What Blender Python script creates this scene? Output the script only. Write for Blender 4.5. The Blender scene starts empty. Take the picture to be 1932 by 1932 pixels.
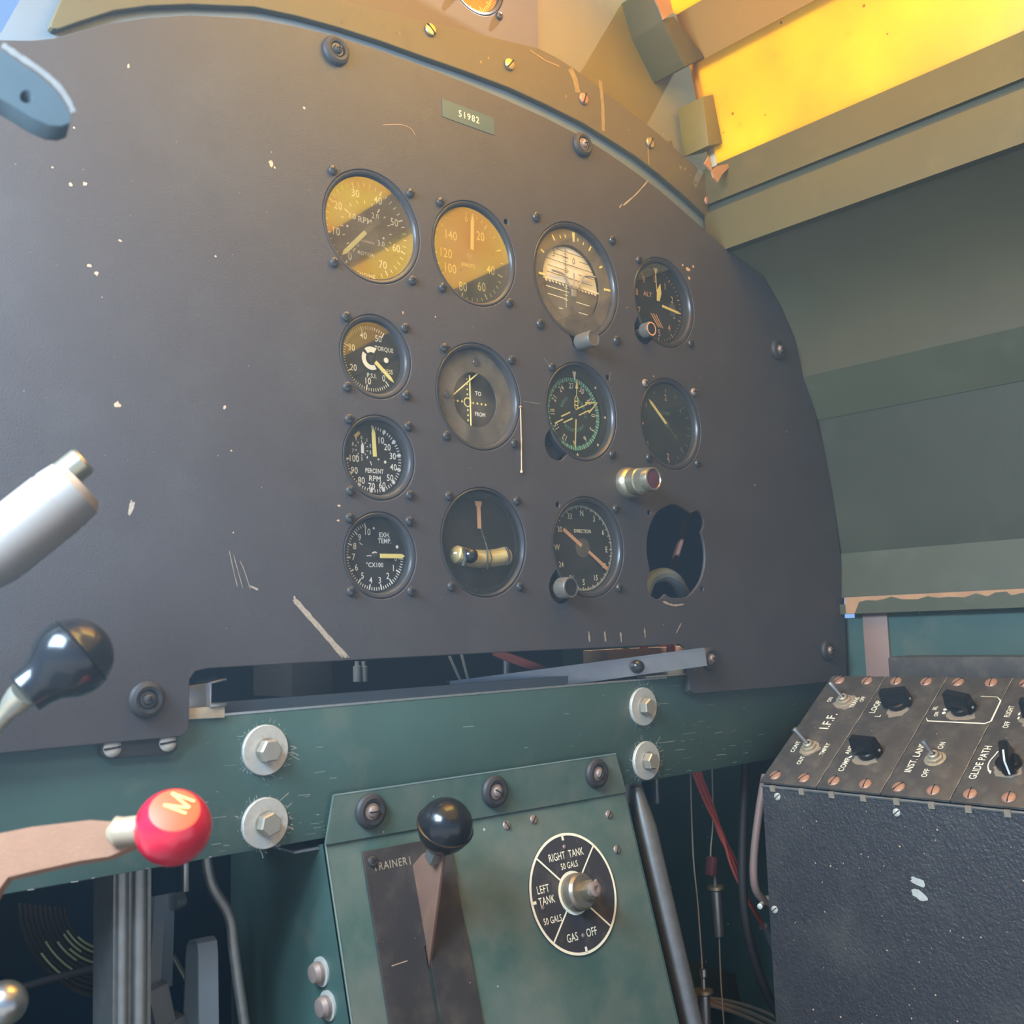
import bpy, bmesh, math, random
from math import sin, cos, pi, radians, hypot, atan2, sqrt
from mathutils import Vector, Matrix
random.seed(7)
SC = bpy.context.scene
COL = SC.collection
V = Vector

# ------------------------------------------------------------------ camera
F = 2023.94
CAM = V((-0.53253, -0.58410, -0.11220))
RX = V((0.753867, -0.656152, -0.033899))     # image right
RY = V((0.045891, 0.104053, -0.993513))      # image down
RZ = V((0.655423, 0.747421, 0.108553))       # view direction
cd = bpy.data.cameras.new('camera'); cam = bpy.data.objects.new('camera', cd); COL.objects.link(cam)
cam.matrix_world = Matrix(((RX.x, -RY.x, -RZ.x, CAM.x), (RX.y, -RY.y, -RZ.y, CAM.y), (RX.z, -RY.z, -RZ.z, CAM.z), (0, 0, 0, 1)))
cd.sensor_width = 36; cd.lens = 36 * F / 1932; cd.clip_start = 0.01; cd.clip_end = 200
cd.dof.use_dof = True; cd.dof.focus_distance = 0.80; cd.dof.aperture_fstop = 13
SC.camera = cam
# ------------------------------------------------------------------ sky, sun, exposure
w = bpy.data.worlds.new('sky'); SC.world = w; w.use_nodes = True
bg = w.node_tree.nodes['Background']; bg.inputs[0].default_value = (0.32, 0.54, 1.0, 1); bg.inputs[1].default_value = 0.90
sd = bpy.data.lights.new('sun', 'SUN'); sun = bpy.data.objects.new('sun', sd); COL.objects.link(sun)
sd.energy = 6.0; sd.angle = radians(0.6); sd.color = (1, 0.95, 0.86)
sun.rotation_euler = V((-0.55, 0.15, -0.82)).to_track_quat('-Z', 'Y').to_euler()
def area_light(name, loc, target, sx, sy, power, col):
    d = bpy.data.lights.new(name, 'AREA'); d.shape = 'RECTANGLE'; d.size = sx; d.size_y = sy; d.energy = power; d.color = col
    o = bpy.data.objects.new(name, d); COL.objects.link(o); o.location = loc
    o.rotation_euler = (V(target) - V(loc)).to_track_quat('-Z', 'Y').to_euler(); return o
area_light('left_fill_light', (-.78, -.22, .34), (-.30, .0, .10), .45, .36, 35.0, (.57, .78, 1.0))      # added lamp giving the panel's left side its cool glow
area_light('canopy_fill_light', (-.03, -.17, .470), (-.03, -.02, .20), .38, .26, 2.75, (1.0, .70, .14))     # added amber lamp strengthening the roof panes' glow on the panel top
SC.view_settings.view_transform = 'Standard'; SC.view_settings.look = 'None'
SC.view_settings.gamma = 1; SC.view_settings.use_curve_mapping = False
SC.view_settings.exposure = 0.0
SC.cycles.use_denoising = True
SC.cycles.max_bounces = 7; SC.cycles.diffuse_bounces = 4; SC.cycles.glossy_bounces = 4; SC.cycles.transparent_max_bounces = 10
SC.cycles.sample_clamp_indirect = 6; SC.cycles.caustics_reflective = False; SC.cycles.caustics_refractive = False

# ------------------------------------------------------------------ helpers
def ray(x, y):
    return RX * ((x - 966) / F) + RY * ((y - 966) / F) + RZ
def at(x, y, Y=None, X=None, Z=None, D=None, pl=None):
    """the real point seen at a photo pixel, on a known plane of the cockpit"""
    d = ray(x, y)
    if Y is not None: s = (Y - CAM.y) / d.y
    elif X is not None: s = (X - CAM.x) / d.x
    elif Z is not None: s = (Z - CAM.z) / d.z
    elif D is not None: s = D
    else: s = pl[0].dot(pl[1] - CAM) / pl[0].dot(d)
    return CAM + d * s
def frame(o, x, y):
    x = V(x).normalized(); y = V(y); z = x.cross(y).normalized(); y = z.cross(x)
    return Matrix(((x.x, y.x, z.x, o[0]), (x.y, y.y, z.y, o[1]), (x.z, y.z, z.z, o[2]), (0, 0, 0, 1)))
def axis_frame(o, z, up=(0, 0, 1)):
    z = V(z).normalized(); u = V(up)
    if abs(z.dot(u)) > .98: u = V((1, 0, 0))
    x = u.cross(z).normalized(); y = z.cross(x)
    return Matrix(((x.x, y.x, z.x, o[0]), (x.y, y.y, z.y, o[1]), (x.z, y.z, z.z, o[2]), (0, 0, 0, 1)))
PANEL = lambda x=0, z=0, y=0: frame((x, y, z), (1, 0, 0), (0, 0, 1))     # local x right, y up, z towards the pilot
I4 = Matrix.Identity(4)

class MB:
    def __init__(s): s.v = []; s.f = []; s.m = []
    def add(s, vs, fs, mi=0, M=None):
        b = len(s.v)
        s.v += [(M @ V(p) if M is not None else V(p)) for p in vs]
        s.f += [tuple(b + i for i in f) for f in fs]; s.m += [mi] * len(fs)
        return s
    def box(s, c, d, mi=0, M=None, bev=0.0, seg=2):
        bm = bmesh.new(); bmesh.ops.create_cube(bm, size=1)
        for v in bm.verts: v.co = V((v.co.x * d[0] + c[0], v.co.y * d[1] + c[1], v.co.z * d[2] + c[2]))
        if bev: bmesh.ops.bevel(bm, geom=bm.edges[:], offset=bev, segments=seg, affect='EDGES', profile=.5)
        return s.bm(bm, mi, M)
    def bm(s, bm, mi=0, M=None):
        bm.verts.index_update()
        s.add([v.co.copy() for v in bm.verts], [[v.index for v in f.verts] for f in bm.faces], mi, M); bm.free(); return s
    def lathe(s, prof, n=32, mi=0, M=None, mis=None, sx=1, sy=1):
        vs = []; fs = []; b = []; 
        for (r, z) in prof:
            if r < 1e-9: b.append((len(vs), 1)); vs.append((0, 0, z))
            else:
                b.append((len(vs), n)); vs += [(r * cos(2 * pi * i / n) * sx, r * sin(2 * pi * i / n) * sy, z) for i in range(n)]
        ms = []
        for k in range(len(prof) - 1):
            (a, na), (c, nc) = b[k], b[k + 1]; mm = mis[k] if mis else mi
            for i in range(n):
                j = (i + 1) % n
                if na == 1 and nc == 1: continue
                if na == 1: fs.append((a, c + j, c + i))
                elif nc == 1: fs.append((a + i, a + j, c))
                else: fs.append((a + i, a + j, c + j, c + i))
                ms.append(mm)
        s.add(vs, fs, 0, M); s.m[-len(fs):] = ms; return s
    def tube(s, pts, r, n=10, mi=0, M=None, cap=True, sq=None):
        pts = [V(p) for p in pts]; N = len(pts); vs = []; fs = []
        rs = r if isinstance(r, (list, tuple)) else [r] * N
        t0 = (pts[1] - pts[0]).normalized(); u = t0.orthogonal().normalized()
        for i, p in enumerate(pts):
            t = (pts[min(i + 1, N - 1)] - pts[max(i - 1, 0)]).normalized()
            u = (u - t * u.dot(t)).normalized(); wv = t.cross(u)
            for k in range(n):
                a = 2 * pi * k / n; vs.append(p + (u * cos(a) + wv * sin(a)) * rs[i])
        for i in range(N - 1):
            for k in range(n):
                k2 = (k + 1) % n; fs.append((i * n + k, i * n + k2, (i + 1) * n + k2, (i + 1) * n + k))
        if cap: fs.append(tuple(range(n - 1, -1, -1))); fs.append(tuple((N - 1) * n + k for k in range(n)))
        return s.add(vs, fs, mi, M)
    def quad(s, a, b, c, d, mi=0, M=None): return s.add([a, b, c, d], [(0, 1, 2, 3)], mi, M)
    def stroke(s, pts, wd, z, mi=0, M=None):
        pts = [V((p[0], p[1])) for p in pts]; N = len(pts); vs = []; fs = []
        ws = wd if isinstance(wd, (list, tuple)) else [wd] * N
        for i, p in enumerate(pts):
            t = (pts[min(i + 1, N - 1)] - pts[max(i - 1, 0)]).normalized(); n = V((-t.y, t.x)) * ws[i] / 2
            vs += [(p.x + n.x, p.y + n.y, z), (p.x - n.x, p.y - n.y, z)]
        for i in range(N - 1): fs.append((2 * i, 2 * i + 1, 2 * i + 3, 2 * i + 2))
        return s.add(vs, fs, mi, M)
    def ring(s, r0, r1, z, a0=0, a1=360, n=48, mi=0, c=(0, 0), M=None):
        k = max(3, int(n * abs(a1 - a0) / 360)); vs = []; fs = []
        for i in range(k + 1):
            a = radians(90 - (a0 + (a1 - a0) * i / k)); vs += [(c[0] + r0 * cos(a), c[1] + r0 * sin(a), z), (c[0] + r1 * cos(a), c[1] + r1 * sin(a), z)]
        for i in range(k): fs.append((2 * i, 2 * i + 1, 2 * i + 3, 2 * i + 2))
        return s.add(vs, fs, mi, M)
    def disc(s, r, z, mi=0, c=(0, 0), n=24, M=None):
        return s.add([(c[0] + r * cos(2 * pi * i / n), c[1] + r * sin(2 * pi * i / n), z) for i in range(n)], [tuple(range(n))], mi, M)
    def tick(s, ang, r0, r1, wd, z, mi=0, c=(0, 0)):
        a = radians(90 - ang); d = V((cos(a), sin(a))); C = V(c)
        return s.stroke([C + d * r0, C + d * r1], wd, z, mi)
    def poly(s, pts, z, mi=0, M=None):
        return s.add([(p[0], p[1], z) for p in pts], [tuple(range(len(pts)))], mi, M)
    def prism(s, pts, z0, z1, mi=0, M=None, bev=0):
        bm = bmesh.new(); vb = [bm.verts.new((p[0], p[1], z0)) for p in pts]
        f = bm.faces.new(vb); r = bmesh.ops.extrude_face_region(bm, geom=[f])
        bmesh.ops.translate(bm, verts=[g for g in r['geom'] if isinstance(g, bmesh.types.BMVert)], vec=(0, 0, z1 - z0))
        bmesh.ops.recalc_face_normals(bm, faces=bm.faces[:])
        if bev: bmesh.ops.bevel(bm, geom=bm.edges[:], offset=bev, segments=2, affect='EDGES', profile=.5)
        return s.bm(bm, mi, M)
    def curve(s, cu, mi=0, M=None):
        o = bpy.data.objects.new('tmp', cu); me = o.to_mesh()
        s.add([v.co.copy() for v in me.vertices], [tuple(p.vertices) for p in me.polygons], mi, M)
        o.to_mesh_clear(); bpy.data.objects.remove(o); bpy.data.curves.remove(cu); return s
    def plate(s, loops, z0, z1, mi=0, M=None, bev=0):
        """flat sheet with holes: the first loop is the outline, the others are cut out"""
        cu = bpy.data.curves.new('tmp', 'CURVE'); cu.dimensions = '2D'; cu.fill_mode = 'BOTH'
        cu.extrude = abs(z1 - z0) / 2 - bev; cu.bevel_depth = bev; cu.bevel_resolution = 1; cu.offset = -bev
        for L in loops:
            sp = cu.splines.new('POLY'); sp.points.add(len(L) - 1); sp.use_cyclic_u = True
            for p, q in zip(sp.points, L): p.co = (q[0], q[1], 0, 1)
        T = Matrix.Translation((0, 0, (z0 + z1) / 2))
        return s.curve(cu, mi, (M @ T) if M is not None else T)
    def text(s, t, x, y, h, z, mi=0, rot=0, nar=.85, M=None, bold=0.0, sp=1.0, ext=0):
        cu = bpy.data.curves.new('tmp', 'FONT'); cu.body = t; cu.align_x = 'CENTER'; cu.align_y = 'CENTER'
        cu.size = h / .70; cu.offset = bold * .4; cu.resolution_u = 3; cu.space_character = sp * (1.06 if bold else 1.0); cu.extrude = ext
        T = Matrix.Translation((x, y, z)) @ Matrix.Rotation(radians(rot), 4, 'Z') @ Matrix.Diagonal((nar, 1, 1, 1))
        return s.curve(cu, mi, (M @ T) if M is not None else T)
    def build(s, name, mats, parent=None, loc=None, scale=1.0, sharp=32, M=None):
        me = bpy.data.meshes.new(name)
        o = V(loc) if loc is not None else V((0, 0, 0))
        me.from_pydata([(p - o) * scale for p in s.v], [], s.f)
        for m in (mats if isinstance(mats, (list, tuple)) else [mats]): me.materials.append(m)
        me.polygons.foreach_set('material_index', s.m); me.polygons.foreach_set('use_smooth', [True] * len(s.f))
        me.update(); me.set_sharp_from_angle(angle=radians(sharp))
        ob = bpy.data.objects.new(name, me); COL.objects.link(ob)
        if parent is not None: ob.parent = parent
        if loc is not None and parent is None: ob.location = o
        if M is not None: ob.matrix_local = M
        return ob

def tag(o, label=None, cat=None, group=None, kind=None):
    if label: o['label'] = label
    if cat: o['category'] = cat
    if group: o['group'] = group
    if kind: o['kind'] = kind
    return o
def empty(name, M, label, cat, group=None):
    o = bpy.data.objects.new(name, None); COL.objects.link(o); o.empty_display_size = .01
    o.matrix_world = M if isinstance(M, Matrix) else Matrix.Translation(M)
    return tag(o, label, cat, group)
def dup(o, parent):
    c = o.copy(); COL.objects.link(c); c.parent = parent
    for ch in list(o.children): dup(ch, c)
    return c
def circ(cx, cy, r, n=56, a0=0): return [(cx + r * cos(2 * pi * i / n + a0), cy + r * sin(2 * pi * i / n + a0)) for i in range(n)]
def spline(pts, n=8):
    """smooth path through points"""
    P = [V(p) for p in pts]; out = []
    for i in range(len(P) - 1):
        p0 = P[max(i - 1, 0)]; p1 = P[i]; p2 = P[i + 1]; p3 = P[min(i + 2, len(P) - 1)]
        for k in range(n):
            t = k / n; out.append(.5 * ((2 * p1) + (p2 - p0) * t + (2 * p0 - 5 * p1 + 4 * p2 - p3) * t * t + (3 * p1 - p0 - 3 * p2 + p3) * t ** 3))
    out.append(P[-1]); return out

# ------------------------------------------------------------------ materials
def mat(name, col, rough=.5, metal=0.0, var=.12, vs=60, bump=0.0, bs=600, dust=None, dth=.62, dsc=25, spk=None, spt=.06, sps=130, spec=.5, coat=0):
    m = bpy.data.materials.new(name); m.use_nodes = True; nt = m.node_tree; N = nt.nodes; L = nt.links
    b = N['Principled BSDF']; b.inputs['Roughness'].default_value = rough; b.inputs['Metallic'].default_value = metal
    b.inputs['Specular IOR Level'].default_value = spec; b.inputs['Coat Weight'].default_value = coat
    tc = N.new('ShaderNodeTexCoord')
    nz = N.new('ShaderNodeTexNoise'); nz.inputs['Scale'].default_value = vs; nz.inputs['Detail'].default_value = 4; L.new(tc.outputs['Object'], nz.inputs['Vector'])
    mx = N.new('ShaderNodeMix'); mx.data_type = 'RGBA'
    mx.inputs[6].default_value = (*[c * (1 - var) for c in col], 1); mx.inputs[7].default_value = (*[min(1, c * (1 + var)) for c in col], 1)
    L.new(nz.outputs['Fac'], mx.inputs[0]); out = mx.outputs[2]
    if dust:
        n2 = N.new('ShaderNodeTexNoise'); n2.inputs['Scale'].default_value = dsc; n2.inputs['Detail'].default_value = 8; n2.inputs['Roughness'].default_value = .65; L.new(tc.outputs['Object'], n2.inputs['Vector'])
        r = N.new('ShaderNodeMapRange'); r.inputs[1].default_value = dth - .1; r.inputs[2].default_value = dth + .18; L.new(n2.outputs['Fac'], r.inputs[0])
        m2 = N.new('ShaderNodeMix'); m2.data_type = 'RGBA'; m2.inputs[7].default_value = (*dust, 1); L.new(r.outputs[0], m2.inputs[0]); L.new(out, m2.inputs[6]); out = m2.outputs[2]
    if spk:
        vo = N.new('ShaderNodeTexVoronoi'); vo.inputs['Scale'].default_value = sps; L.new(tc.outputs['Object'], vo.inputs['Vector'])
        sub = N.new('ShaderNodeSeparateColor'); L.new(vo.outputs['Color'], sub.inputs[0])
        mul = N.new('ShaderNodeMath'); mul.operation = 'MULTIPLY'; L.new(sub.outputs[0], mul.inputs[0]); mul.inputs[1].default_value = spt * 2.2
        sb = N.new('ShaderNodeMath'); sb.operation = 'SUBTRACT'; L.new(mul.outputs[0], sb.inputs[0]); sb.inputs[1].default_value = spt * 1.2
        lt = N.new('ShaderNodeMath'); lt.operation = 'LESS_THAN'; L.new(vo.outputs['Distance'], lt.inputs[0]); L.new(sb.outputs[0], lt.inputs[1])
        m3 = N.new('ShaderNodeMix'); m3.data_type = 'RGBA'; m3.inputs[7].default_value = (*spk, 1); L.new(lt.outputs[0], m3.inputs[0]); L.new(out, m3.inputs[6]); out = m3.outputs[2]
    L.new(out, b.inputs['Base Color'])
    if bump:
        nb = N.new('ShaderNodeTexNoise'); nb.inputs['Scale'].default_value = bs; nb.inputs['Detail'].default_value = 3; L.new(tc.outputs['Object'], nb.inputs['Vector'])
        bp = N.new('ShaderNodeBump'); bp.inputs['Strength'].default_value = bump; bp.inputs['Distance'].default_value = .001; L.new(nb.outputs['Fac'], bp.inputs['Height']); L.new(bp.outputs[0], b.inputs['Normal'])
    return m
def glass_mat(name, refl=.10, tint=(1, 1, 1), rough=.02, grazing=.35, dirt=0.0):
    m = bpy.data.materials.new(name); m.use_nodes = True; nt = m.node_tree; N = nt.nodes; L = nt.links
    N.remove(N['Principled BSDF']); out = N['Material Output']
    t = N.new('ShaderNodeBsdfTransparent'); t.inputs[0].default_value = (*tint, 1)
    g = N.new('ShaderNodeBsdfGlossy'); g.inputs['Roughness'].default_value = rough
    lw = N.new('ShaderNodeLayerWeight'); lw.inputs[0].default_value = .35
    mr = N.new('ShaderNodeMapRange'); mr.inputs[3].default_value = refl; mr.inputs[4].default_value = refl + grazing; L.new(lw.outputs['Facing'], mr.inputs[0])
    mx = N.new('ShaderNodeMixShader'); L.new(mr.outputs[0], mx.inputs[0]); L.new(t.outputs[0], mx.inputs[1]); L.new(g.outputs[0], mx.inputs[2]); last = mx
    if dirt:
        d = N.new('ShaderNodeBsdfDiffuse'); d.inputs[0].default_value = (.62, .52, .38, 1)
        tc = N.new('ShaderNodeTexCoord'); nz = N.new('ShaderNodeTexNoise'); nz.inputs['Scale'].default_value = 45; nz.inputs['Detail'].default_value = 6; L.new(tc.outputs['Object'], nz.inputs['Vector'])
        r = N.new('ShaderNodeMapRange'); r.inputs[1].default_value = .35; r.inputs[2].default_value = .8; r.inputs[4].default_value = dirt; L.new(nz.outputs['Fac'], r.inputs[0])
        m2 = N.new('ShaderNodeMixShader'); L.new(r.outputs[0], m2.inputs[0]); L.new(mx.outputs[0], m2.inputs[1]); L.new(d.outputs[0], m2.inputs[2]); last = m2
    L.new(last.outputs[0], out.inputs[0]); return m
def amber_mat(name, c0, c1, refl=.06):
    m = bpy.data.materials.new(name); m.use_nodes = True; nt = m.node_tree; N = nt.nodes; L = nt.links
    N.remove(N['Principled BSDF']); out = N['Material Output']
    tc = N.new('ShaderNodeTexCoord'); nz = N.new('ShaderNodeTexNoise'); nz.inputs['Scale'].default_value = 9; nz.inputs['Detail'].default_value = 5; L.new(tc.outputs['Object'], nz.inputs['Vector'])
    mr = N.new('ShaderNodeMapRange'); mr.inputs[1].default_value = .35; mr.inputs[2].default_value = .65; L.new(nz.outputs['Fac'], mr.inputs[0])
    mx = N.new('ShaderNodeMix'); mx.data_type = 'RGBA'; mx.inputs[6].default_value = (*c0, 1); mx.inputs[7].default_value = (*c1, 1); L.new(mr.outputs[0], mx.inputs[0])
    vo = N.new('ShaderNodeTexVoronoi'); vo.inputs['Scale'].default_value = 55; L.new(tc.outputs['Object'], vo.inputs['Vector'])
    lt = N.new('ShaderNodeMath'); lt.operation = 'LESS_THAN'; lt.inputs[1].default_value = .075; L.new(vo.outputs['Distance'], lt.inputs[0])
    m2 = N.new('ShaderNodeMix'); m2.data_type = 'RGBA'; m2.inputs[7].default_value = (.45, .18, .005, 1); L.new(lt.outputs[0], m2.inputs[0]); L.new(mx.outputs[2], m2.inputs[6])
    t = N.new('ShaderNodeBsdfTranslucent'); L.new(m2.outputs[2], t.inputs[0])
    g = N.new('ShaderNodeBsdfGlossy'); g.inputs[1].default_value = .3
    ms = N.new('ShaderNodeMixShader'); ms.inputs[0].default_value = refl; L.new(t.outputs[0], ms.inputs[1]); L.new(g.outputs[0], ms.inputs[2]); L.new(ms.outputs[0], out.inputs[0])
    return m
BLACK = mat('panel_black', (.056, .050, .052), .50, var=.10, vs=35, bump=.25, bs=900, dust=(.068, .064, .064), dth=.60, dsc=14, spk=(.42, .36, .30), spt=.05, sps=48)
CHIP = mat('bare_chip', (.56, .37, .23), .7, var=.25, vs=300)
SCRAPE = mat('scraped_primer', (.36, .29, .21), .8, var=.5, vs=700)
GREEN = mat('green_paint', (0.0468, 0.0920, 0.0764), .45, var=.16, vs=22, dust=(0.1170, 0.1326, 0.1014), dth=.66, dsc=16, spk=(.5, .5, .42), spt=.05, sps=60, bump=.08, bs=300)
LOWGREEN = mat('shaded_wall_green', (.044, .046, .026), .5, var=.2, vs=14, dust=(.065, .065, .04), dth=.62, dsc=9, spk=(.3, .3, .24), spt=.04, sps=35)  # wall green darkened in the colour, a shaded copy for the lower skin
DKGREEN = mat('amber_lit_green', (.088, .074, .034), .5, var=.2, vs=14, dust=(0.0782, 0.0816, 0.0510), dth=.62, dsc=9, spk=(.3, .3, .24), spt=.04, sps=35)  # green lifted and warmed for amber light on the upper wall
WALLTRIM = mat('wall_trim_green', (.068, .072, .040), .5, var=.16, vs=20, dust=(0.0952, 0.1020, 0.0680), dth=.66, dsc=16)
OCHRE = mat('amber_lit_beam', (0.3200, 0.1840, 0.0360), .6, var=.08, vs=12)  # amber window light put into the wooden beam's colour
GROOVE = mat('groove_olive', (.055, .055, .030), .6)
RAIL = mat('rail_olive', (0.0896, 0.0784, 0.0266), .55, var=.14, vs=14, dust=(0.1260, 0.1050, 0.0385), dth=.64, dsc=18)
OLIVE = mat('amber_lit_olive', (0.1724, 0.1369, 0.0254), .55, var=.14, vs=14, dust=(0.2231, 0.1622, 0.0304), dth=.64, dsc=18)  # greenish olive yellowed in the colour to look lit by amber panes
TAN = mat('tan_board', (.118, .096, .046), .6, var=.10, vs=10, dust=(.085, .066, .036), dth=.68, dsc=30)
BROWNPLATE = mat('brown_black_plate', (0.0992, 0.0775, 0.0527), .5, var=.12, vs=30)
INTERIOR = mat('interior_shade_teal', (.0015, .024, .048), .85, var=.3, vs=6, spec=.08)  # deep shade and its bluish glare tint put into a near-black teal
PEDGREEN = mat('pedestal_green', (.062, .122, .100), .5, var=.16, vs=24, dust=(.165, .180, .145), dth=.50, dsc=12, spk=(.5, .52, .44), spt=.07, sps=75, bump=.08, bs=300)
RUBBER = mat('rubber_black', (.030, .027, .026), .6, var=.2, vs=80)
GASKET = mat('hazed_former', (.155, .190, .220), .6, var=.1, vs=40)  # dark former lightened and blued in the colour for veiling haze
DIAL = mat('dial_black', (.014, .014, .015), .6, var=.2, vs=200, spk=(.16, .14, .11), spt=.05, sps=500)
BEZEL = mat('bezel_black', (.040, .039, .042), .33, var=.15, vs=150)
CREAM = mat('cream_marking', (.95, .89, .66), .6, var=.06, vs=400)
WHITE = mat('white_marking', (.95, .94, .88), .6, var=.06, vs=400)
LUME = mat('yellow_pointer', (.92, .78, .26), .5, var=.05, vs=300)
PEACH = mat('peach_pointer', (.80, .42, .22), .5, var=.06, vs=300)
PALEGREEN = mat('pale_green_marking', (.10, .42, .28), .6, var=.1, vs=400)
BAND = mat('card_green', (.06, .30, .20), .6, var=.15, vs=500)
DIMMARK = mat('faded_marking', (.16, .20, .15), .7, var=.1, vs=400)
GREYFACE = mat('dusty_grey_face', (0.0840, 0.0735, 0.0595), .7, var=.25, vs=90, dust=(0.1540, 0.1260, 0.0840), dth=.55, dsc=70)
SKYBALL = mat('horizon_sky_amber_lit', (.88, .80, .62), .45, var=.08, vs=60)  # sky half lightened and warmed to carry the amber reflection
SOIL = mat('horizon_ground', (.15, .125, .085), .6, var=.2, vs=90)
DARKLINE = mat('dark_line', (.07, .055, .035), .6, var=.1)
BRONZE = mat('bronze_strap', (0.3808, 0.1904, 0.1088), .55, .1, var=.14, vs=90, bump=.15, bs=700)
DIMSTEEL = mat('dim_steel', (.26, .26, .24), .42, .75, var=.25, vs=120, bump=.05, bs=400)  # darker steel tone than STEEL
STEEL = mat('dull_steel', (0.4000, 0.4000, 0.3840), .36, .85, var=.15, vs=90, bump=.05, bs=400)
ZINC = mat('zinc_washer', (0.5574, 0.5374, 0.4679), .55, .35, var=.14, vs=120, dust=(0.3782, 0.3484, 0.2786), dth=.62, dsc=160)
ALU = mat('aluminium', (0.4500, 0.4350, 0.4125), .30, .9, var=.08, vs=50, bump=.03, bs=300)
BRASS = mat('nickel_knob', (0.4650, 0.4200, 0.3000), .3, .85, var=.08, vs=120)
COPPER = mat('copper_screw', (0.4480, 0.2384, 0.1590), .5, .35, var=.16, vs=300, dust=(0.3251, 0.2384, 0.1445), dth=.6, dsc=300)
SCREW = mat('screw_dark', (.085, .078, .072), .34, .6, var=.2, vs=300)
PINKSCREW = mat('dull_pink_screw', (0.3128, 0.2312, 0.1904), .5, .4, var=.2, vs=300)
BAKELITE = mat('black_bakelite', (.012, .012, .013), .20, var=.1, vs=50, spec=.45, coat=.08)
REDB = mat('red_knob', (0.6300, 0.0072, 0.0315), .24, var=.05, vs=40, spec=.6, coat=.4)
ORANGE = mat('orange_cap', (0.7820, 0.0850, 0.0255), .55, var=.03, vs=40)
CAPINK = mat('yellow_letter', (.80, .46, .13), .5, var=.03)
CRINKLE = mat('black_crinkle', (.040, .038, .040), .42, var=.35, vs=260, bump=1.0, bs=420, dust=(0.0704, 0.0662, 0.0580), dth=.62, dsc=16, spk=(.42, .38, .32), spt=.06, sps=75)
CONPLATE = mat('console_plate', (0.0576, 0.0528, 0.0480), .5, var=.15, vs=60, bump=.12, bs=900, dust=(0.1200, 0.1040, 0.0800), dth=.56, dsc=55, spk=(.5, .42, .32), spt=.06, sps=110)
DUSTY = mat('dust_heap', (0.2520, 0.2040, 0.1440), .9, var=.25, vs=500)
EDGE = mat('bright_edge', (.62, .62, .60), .3, .8, var=.3, vs=200)
SIGNBLACK = mat('sign_black', (.045, .042, .045), .45, var=.15, vs=90, dust=(.12, .10, .08), dth=.6, dsc=60, spk=(.4, .35, .28), spt=.05, sps=160)
LEVERPLATE = mat('lever_plate', (0.0370, 0.0317, 0.0296), .55, var=.25, vs=45, dust=(0.0845, 0.0686, 0.0528), dth=.56, dsc=35, spk=(.40, .34, .26), spt=.07, sps=170)
WOOD = mat('bare_wood', (0.4185, 0.2295, 0.1148), .7, var=.3, vs=60)
REDWIRE = mat('red_wire', (.62, .12, .09), .45, var=.1, vs=60)
BEIGE = mat('beige_wire', (.50, .43, .33), .6, var=.2, vs=90)
PINKHOSE = mat('pinkish_hose', (0.1800, 0.1200, 0.1000), .6, var=.2, vs=60)
TAPEBLUE = mat('blue_label', (.042, .085, .10), .4, var=.05, vs=60)
COPPERPLATE = mat('brown_strap', (.26, .165, .13), .6, var=.12, vs=40)
GREYPAINT = mat('grey_paint', (0.1600, 0.1880, 0.2000), .5, var=.1, vs=40)
IVORY = mat('liquid_tube', (.62, .56, .34), .3, var=.08, vs=60)
CONCRETE = mat('concrete', (.50, .48, .44), .9, var=.12, vs=3)
AMBERGLASS = glass_mat('amber_glare_glass', .36, grazing=.45, dirt=.10)  # stronger mirror and tan film added to carry the amber glare
GLASS = glass_mat('cover_glass', .13, grazing=.42, dirt=.03)
DIRTYGLASS = glass_mat('dirty_cover_glass', .07, grazing=.20, dirt=.16)
TUBEGLASS = glass_mat('tube_glass', .06, tint=(1, .95, .82), grazing=.4)
AMBER = amber_mat('amber_pane', (.98, .60, .001), (1.0, .76, .002))
PURPLE = mat('purple_lens', (.10, .035, .055), .2, var=.1, vs=80, coat=.4)

# ================================================================== SETTING
def struct(o): o['kind'] = 'structure'; return o
def extrude_y(pts, y0, y1, mi=0):
    """prism of an (x, z) profile running fore and aft"""
    return MB().prism(pts, -y0, -y1, mi, frame((0, 0, 0), (1, 0, 0), (0, 0, 1)))
struct(MB().box((0, 0, -1.35), (30, 30, .1)).build('ground', CONCRETE))
struct(MB().box((-.02, -.42, -.86), (.90, 1.70, .02)).build('floor', DKGREEN))
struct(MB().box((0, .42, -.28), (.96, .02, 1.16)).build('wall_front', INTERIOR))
struct(MB().box((.055, .245, .296), (.76, .36, .01)).build('nose_baffle', INTERIOR))  # unseen nose cover added to keep daylight out of the nose
struct(MB().box((-.01, -1.265, .30), (.88, .012, .48)).build('rear_baffle', OLIVE))  # unseen rear closure added to block sky light from the upper boards
struct(MB().box((-.612, -.60, .430), (.012, 1.30, .20)).build('wall_left', OLIVE))  # unseen panel added to keep the left lamp off the olive board
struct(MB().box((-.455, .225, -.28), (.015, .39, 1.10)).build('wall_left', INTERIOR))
struct(MB().box((.437, .225, -.28), (.012, .39, 1.14)).build('wall_right', INTERIOR))
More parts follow.
